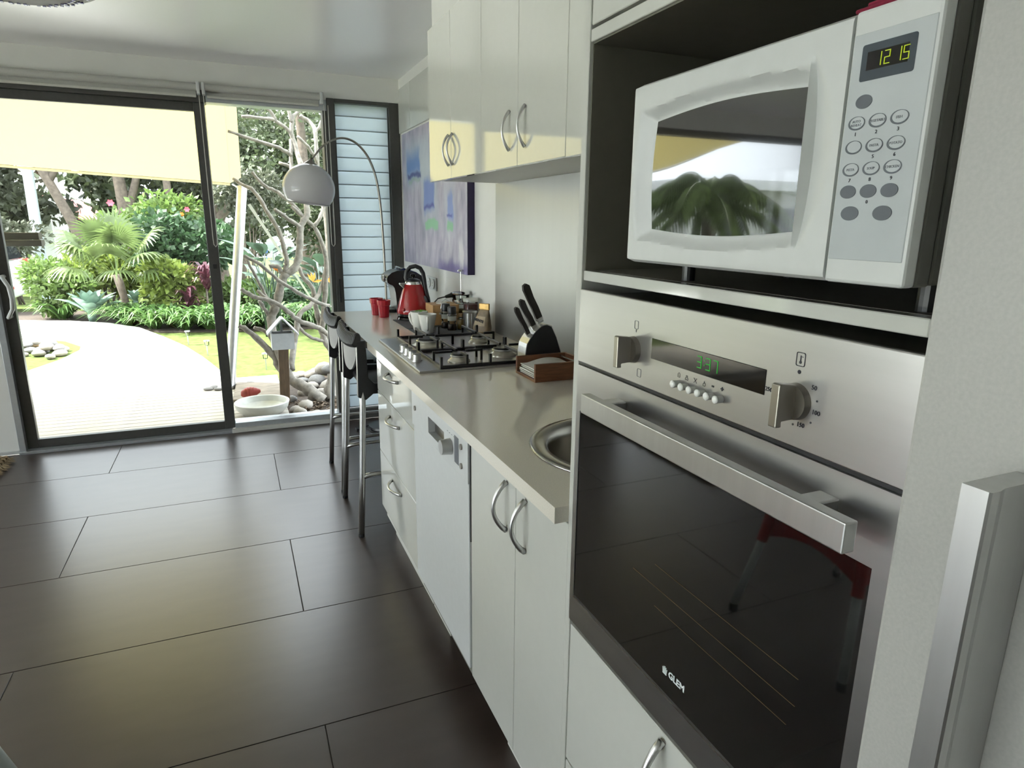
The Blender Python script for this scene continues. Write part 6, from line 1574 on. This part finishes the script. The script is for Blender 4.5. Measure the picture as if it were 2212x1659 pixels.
tree('reaching_tree', 'tree with a limb reaching out between the palm and the door frame', 0.1, 16.5, 4.2, [(-0.2, 0.5, 4.4, 1.7, 1.2, 1.3), (0.2, -0.3, 2.5, 1.2, 0.8, 0.9), (-0.7, 0.5, 3.4, 1.0, 0.9, 0.9)], 5200, 'tree2', trunk=[[(-0.3, 0, 0), (-0.4, 0, 1.2), (0.1, 0, 2.0), (0.7, 0, 2.7)], [(-0.4, 0, 1.3), (-0.3, 0, 2.6), (0.2, 0, 3.8)]], seed=4, r=0.16)
tree('banksia_tree', 'dense grey-green banksia tree behind the frangipani', 1.45, 15.0, 4.6, [(0, 0, 4.3, 1.8, 1.2, 1.5), (-0.6, 0, 2.9, 1.3, 0.9, 1.1), (0.7, 0.2, 3.0, 1.1, 0.9, 1.0)], 8500, 'tree3', L=0.13, W=0.04, seed=5, r=0.15)
tree('far_fig_tree', 'broad dark tree far beyond the back lawn', 4.5, 30.0, 4.0, [(-1.8, 0, 2.6, 2.6, 1.6, 1.5), (1.0, 0, 3.4, 2.6, 1.6, 2.0), (-3.5, 1, 5.6, 3.0, 1.6, 1.9)], 6500, 'tree3', L=0.24, W=0.09, seed=6, r=0.25)
tree('street_tree', 'grey-green tree by the street light pole', -5.0, 17.0, 4.2, [(0.2, 0, 3.9, 1.6, 1.2, 1.3), (0.6, 0, 2.2, 1.1, 0.9, 0.8), (-1.2, 0, 3.0, 1.4, 1, 1.1)], 4600, 'tree2', seed=7, r=0.12)
tree('back_tree', 'tall tree closing the gap above the red roof', -3.0, 26.0, 6.5, [(-1.5, 0, 5.4, 2.8, 1.6, 2.2), (1.6, 0, 5.8, 2.8, 1.6, 2.2), (3.2, 0, 3.2, 2.2, 1.4, 1.6), (-3.6, 0, 3.6, 2.0, 1.4, 1.6)], 6500, 'tree1', L=0.24, W=0.09, seed=8, r=0.25)
tree('tall_back_tree', 'tall dark tree behind the banksia', 2.6, 23.0, 6.5, [(-1.4, 0, 6.6, 2.2, 1.4, 1.9), (0.6, 0, 5.0, 2.2, 1.4, 2.0), (-2.6, 0, 4.6, 1.8, 1.2, 1.6)], 5000, 'tree1', L=0.22, W=0.08, seed=9, r=0.22)

HP = [(-6.4, 17.9, 1.0), (-4.6, 18.0, 1.35), (-2.9, 19.2, 1.7), (-1.4, 19.8, 1.8), (0.2, 19.4, 1.8), (1.9, 19.8, 1.6), (3.6, 19.0, 1.5), (5.2, 20.0, 1.6)]
HL = ['behind the street tree', 'in front of the red-roofed house', 'behind the leaning tree', 'behind the forked tree', 'behind the bowed tree', 'behind the banksia tree', 'beyond the bird of paradise flowers', 'beyond the louvre window side of the garden']
for i, (x, y, zc_) in enumerate(HP):
    tree('screen_tree', 'bushy dull green screening tree ' + HL[i], x, y, 3.0, [(0, 0, zc_ + 0.9, 1.3, 0.8, 1.2), (0.5, 0.3, zc_ + 2.6, 1.3, 0.8, 1.1), (-0.6, 0.2, zc_ + 3.9, 1.2, 0.8, 1.0)], 4200, ('tree1', 'tree2', 'tree3')[i % 3], L=0.20, W=0.07, seed=40 + i, r=0.10)

for i in range(11):
    x = -40 + 7.2 * i; y = 112 + 5 * math.sin(i * 2.3); g = gz(y)
    tree('distant_tree', 'hazy green tree at the far end of the sloping lawn', x, y, 6.0, [(0, 0, g + 3.4, 4.6, 2.5, 3.2), (1.5, 0, g + 7.0, 3.8, 2.2, 2.6)], 1500, ('tree3', 'tree2')[i % 2], L=0.9, W=0.4, seed=70 + i, r=0.4, group='trees at the far end of the lawn')

# ---- street things
M['carpaint'] = pm('white_car_paint', (0.78, 0.79, 0.80), 0.2, coat=0.5, noise=0.02)
M['carglass'] = pm('dark_car_glass', (0.02, 0.022, 0.025), 0.05, noise=0.1)
M['taillight'] = pm('red_tail_light', (0.55, 0.03, 0.04), 0.15, noise=0.1)
t = thing('parked_car', 'white parked hatchback with a red tail light beside the leafy shrub', 'car', (-5.1, 13.3, gz(13.3)))
z0 = gz(13.3)
prof = [(-3.42, z0 + 0.28), (-3.36, z0 + 0.55), (-3.40, z0 + 0.80), (-3.62, z0 + 1.25), (-3.95, z0 + 1.42), (-5.0, z0 + 1.44), (-5.8, z0 + 1.05), (-6.7, z0 + 0.92), (-6.95, z0 + 0.62), (-6.95, z0 + 0.28)]
b = B(); prism(b, prof, 'y', 12.55, 14.15, 0.05); obj('body', b, 'carpaint', t, 'auto')
b = B(); prism(b, [(-3.80, z0 + 0.92), (-3.92, z0 + 1.30), (-5.0, z0 + 1.34), (-5.65, z0 + 1.0)], 'y', 12.54, 12.56); obj('side_window', b, 'carglass', t)
b = B(); prism(b, [(-3.415, z0 + 0.86), (-3.60, z0 + 1.24), (-3.58, z0 + 1.26), (-3.395, z0 + 0.88)], 'y', 12.72, 13.98); obj('rear_window', b, 'carglass', t)
for y in (12.56, 13.98): obj('tail_light', box(B(), -3.42, -3.345, y, y + 0.16, z0 + 0.56, z0 + 0.86, 0.02), 'taillight', t)
obj('bumper', box(B(), -3.45, -3.31, 12.57, 14.13, z0 + 0.28, z0 + 0.50, 0.03), 'carpaint', t)
obj('reflector', box(B(), -3.312, -3.305, 12.65, 12.85, z0 + 0.43, z0 + 0.47), 'taillight', t)
for x in (-4.0, -6.2):
    for y in (12.56, 13.94):
        o = obj('wheel', cyl(B(), (x, y, z0 + 0.30), (x, y + 0.20, z0 + 0.30), 0.30, seg=24), 'rubber', t, 'auto'); obj('hub_cap', cyl(B(), (x, y - 0.004, z0 + 0.30), (x, y + 0.204, z0 + 0.30), 0.19, seg=20), 'galv', o, 'auto')
t = thing('box_truck', 'white box truck parked on the street behind the palm', 'truck', (-5.2, 20.5, gz(20.5))); z0 = gz(20.5)
obj('cargo_box', box(B(), -6.3, -4.05, 19.6, 21.4, z0 + 0.75, z0 + 2.35, 0.03), 'carpaint', t)
b = B(); prism(b, [(-6.35, z0 + 0.45), (-7.6, z0 + 0.45), (-7.6, z0 + 1.1), (-7.2, z0 + 1.75), (-6.35, z0 + 1.8)], 'y', 19.65, 21.35, 0.04); obj('cab', b, 'carpaint', t, 'auto')
obj('chassis', box(B(), -7.4, -4.05, 19.8, 21.2, z0 + 0.42, z0 + 0.74), 'black', t)
for x in (-4.7, -6.9):
    for y in (19.68, 21.08): obj('wheel', cyl(B(), (x, y, z0 + 0.38), (x, y + 0.24, z0 + 0.38), 0.38, seg=22), 'rubber', t, 'auto')
M['poleblue'] = pm('pale_blue_grey_concrete', (0.52, 0.58, 0.62), 0.7, noise=0.08)
t = thing('street_pole', 'tall pale blue-grey street pole beside the street tree', 'pole', (-3.67, 16.4, gz(16.4)))
obj('shaft', cyl(B(), (-3.68, 16.4, gz(16.4)), (-3.64, 16.4, 6.5), 0.105, 0.085, 16), 'poleblue', t, 'auto')
obj('crossarm', box(B(), -4.6, -2.7, 16.36, 16.46, 6.05, 6.15), 'postwood', t)
M['redroof'] = pm('red_roof_sheeting', (0.40, 0.07, 0.045), 0.6, noise=0.1, stretch=(8, 1, 1))
M['render'] = pm('pale_house_render', (0.60, 0.60, 0.58), 0.8, noise=0.05)
z0 = gz(22)
t = thing('red_roofed_house', 'low house with a red roof glimpsed between the trees', 'house', (-6, 24, z0))
obj('wall', box(B(), -9.5, -4.2, 22.6, 27.4, z0, 1.45), 'render', t)
b = B(); prism(b, [(-9.9, 1.40), (-3.9, 1.40), (-4.8, 2.05), (-8.8, 2.05)], 'y', 22.2, 27.8); obj('roof', b, 'redroof', t)
for x in (-8.6, -6.6, -4.7):
    o = obj('window', box(B(), x, x + 0.9, 22.57, 22.62, z0 + 0.9, z0 + 1.9), 'bronze', t); obj('pane', box(B(), x + 0.06, x + 0.84, 22.56, 22.575, z0 + 0.96, z0 + 1.84), 'carglass', o)

# ---- far lawn: person and two red notices
yf = 96.0; zf = gz(yf)
t = thing('person', 'person in a blue top standing on the far lawn', 'person', (4.1, yf, zf))
me = bpy.data.meshes.new('person_body'); px_ = 4.1
V = [(0, 0, .92), (0, 0, 1.18), (0, 0, 1.42), (0, 0, 1.53), (0, 0, 1.66), (.20, 0, 1.38), (.28, -.05, 1.12), (.26, -.16, .90), (-.20, 0, 1.38), (-.30, .02, 1.12), (-.26, -.10, .88), (.11, 0, .86), (.13, -.03, .48), (.13, 0, .08), (.14, -.14, .04), (-.11, 0, .86), (-.14, .06, .48), (-.16, .12, .08), (-.16, -.02, .04)]
E_ = [(0, 1), (1, 2), (2, 3), (3, 4), (2, 5), (5, 6), (6, 7), (2, 8), (8, 9), (9, 10), (0, 11), (11, 12), (12, 13), (13, 14), (0, 15), (15, 16), (16, 17), (17, 18)]
me.from_pydata([(px_ + a, yf + b_, zf + c_) for a, b_, c_ in V], E_, [])
po = bpy.data.objects.new('body', me); COL.objects.link(po); po.parent = t; po.matrix_parent_inverse = WM[t].inverted()
rad = [.17, .16, .17, .06, .11, .07, .05, .04, .07, .05, .04, .10, .075, .05, .045, .10, .075, .05, .045]
sk = po.modifiers.new('skin', 'SKIN'); po.modifiers.new('sub', 'SUBSURF').levels = 1
for v, r_ in zip(me.skin_vertices[0].data, rad): v.radius = (r_, r_)
me.skin_vertices[0].data[0].use_root = True
M['bluetop'] = pm('blue_clothing', (0.03, 0.10, 0.28), 0.8, noise=0.2); me.materials.append(M['bluetop'])
M['skin'] = pm('skin', (0.45, 0.28, 0.20), 0.6, noise=0.1); M['hair'] = pm('dark_hair', (0.03, 0.02, 0.015), 0.7, noise=0.2)
b = bmesh.new(); bmesh.ops.create_uvsphere(b, u_segments=12, v_segments=8, radius=.115); b2 = B(); join(b2, b, Matrix.Translation((px_, yf + 0.02, zf + 1.69))); obj('hair', b2, 'hair', t, True)
b = B(); box(b, px_ - .2, px_ + .2, yf - .16, yf + .16, zf + .45, zf + .88, 0.06); obj('shorts', b, 'black', t, 'auto')
M['noticered'] = pm('red_notice_board', (0.60, 0.03, 0.035), 0.5, noise=0.05)
for x, z, lab in ((5.0, 0.55, 'red notice board on a post on the far lawn near the person'), (14.5, 0.35, 'red notice board on a post seen beyond the frangipani branches')):
    t = thing('notice_board', lab, 'sign', (x, yf - 4, gz(yf - 4)), group='red notices on the far lawn'); zb = gz(yf - 4)
    obj('post', box(B(), x - 0.05, x + 0.05, yf - 4.05, yf - 3.95, zb, zb + 2.6), 'carpaint', t)
    obj('board', box(B(), x - 0.38, x + 0.38, yf - 4.09, yf - 4.05, zb + 1.7, zb + 2.6), 'noticered', t)
    obj('white_band', box(B(), x - 0.34, x + 0.34, yf - 4.10, yf - 4.09, zb + 1.95, zb + 2.08), 'carpaint', t)

# ---- side garden, seen in the microwave window
t = thing('feather_palm', 'feather palm with arching fronds outside the side window', 'palm', (-5.7, 8.2, -0.1))
obj('trunk', tube(B(), [(-5.7, 8.2, -0.099), (-5.75, 8.2, 0.8), (-5.68, 8.2, 1.75)], [0.14, 0.11, 0.10], 12), 'bark', t, True)
for k in range(15):
    r2 = random.Random(k); az = k * 2.39996; el = math.radians(74 - 5.0 * k); c = Cloud(); d = Vector((math.cos(az), math.sin(az), 0)); P = []
    L = 1.55
    for j in range(15):
        f = j / 14; P.append(Vector((-5.68, 8.2, 1.75)) + d * (L * f * math.cos(el * (1 - 0.2 * f))) + Vector((0, 0, L * (f * math.sin(el) - 0.85 * f * f))))
    for j in range(2, 14):
        for s in (-1, 1):
            for q in range(2):
                p_ = P[j].lerp(P[j + 1], q / 2); tn = (P[j + 1] - P[j]).normalized(); sd = Vector((-d.y, d.x, 0)) * s
                c.leaf(p_, (sd + tn * 0.7 + Vector((0, 0, -0.35))), Vector((0, 0, 1)), 0.42 * (1 - 0.5 * abs(j / 14 - 0.4)), 0.014, 0.5)
    fo = c.build('frond', 'palm', t); obj('midrib', tube(B(), P, [0.014 - 0.011 * j / 14 for j in range(15)], 6), 'palm', fo, True)
t = thing('white_building', 'white single-storey building with a flat roof in the side garden', 'building', (-12.5, 16, -0.2))
obj('wall', box(B(), -17, -10.2, 14.5, 19, gz(15), 2.35), 'render', t)
obj('roof', box(B(), -17.4, -9.9, 14.1, 19.4, 2.35, 2.60), 'carpaint', t)
for x in (-11.6, -13.4, -15.2):
    o = obj('window', box(B(), x - 0.5, x + 0.5, 14.46, 14.52, 0.5, 1.9), 'bronze', t); obj('pane', box(B(), x - 0.44, x + 0.44, 14.45, 14.465, 0.56, 1.84), 'carglass', o)
obj('door', box(B(), -14.6, -13.9 + 0.0, 14.455, 14.51, gz(14.5), 1.95), 'feeder', t)
t = thing('closed_parasol', 'closed white parasol standing in front of the white building', 'parasol', (-9.0, 12.0, -0.1))
obj('pole', cyl(B(), (-9.0, 12.0, -0.1), (-9.0, 12.0, 2.28), 0.022, seg=12), 'galv', t)
obj('canopy', lathe(B(), [(0, 2.30), (0.04, 2.22), (0.09, 1.7), (0.13, 1.1), (0.10, 0.95), (0, 0.95)], -9.0, 12.0, 0, 16), 'carpaint', t, 'auto')
obj('foot', lathe(B(), [(0, 0), (0.25, 0), (0.25, 0.06), (0, 0.07)], -9.0, 12.0, -0.1, 20), 'stoneB', t, 'auto')
bush('side_shrub', 'leafy green shrub under the feather palm', -4.2, 9.0, -0.1, 0.6, 0.5, 0.5, 1800, 0.12, 0.036, 'shrub1', seed=12)
bush('side_red_shrub', 'burgundy shrub in the side garden near the parasol', -7.2, 9.6, -0.1, 0.5, 0.5, 0.55, 1000, 0.16, 0.03, 'purple', seed=13)
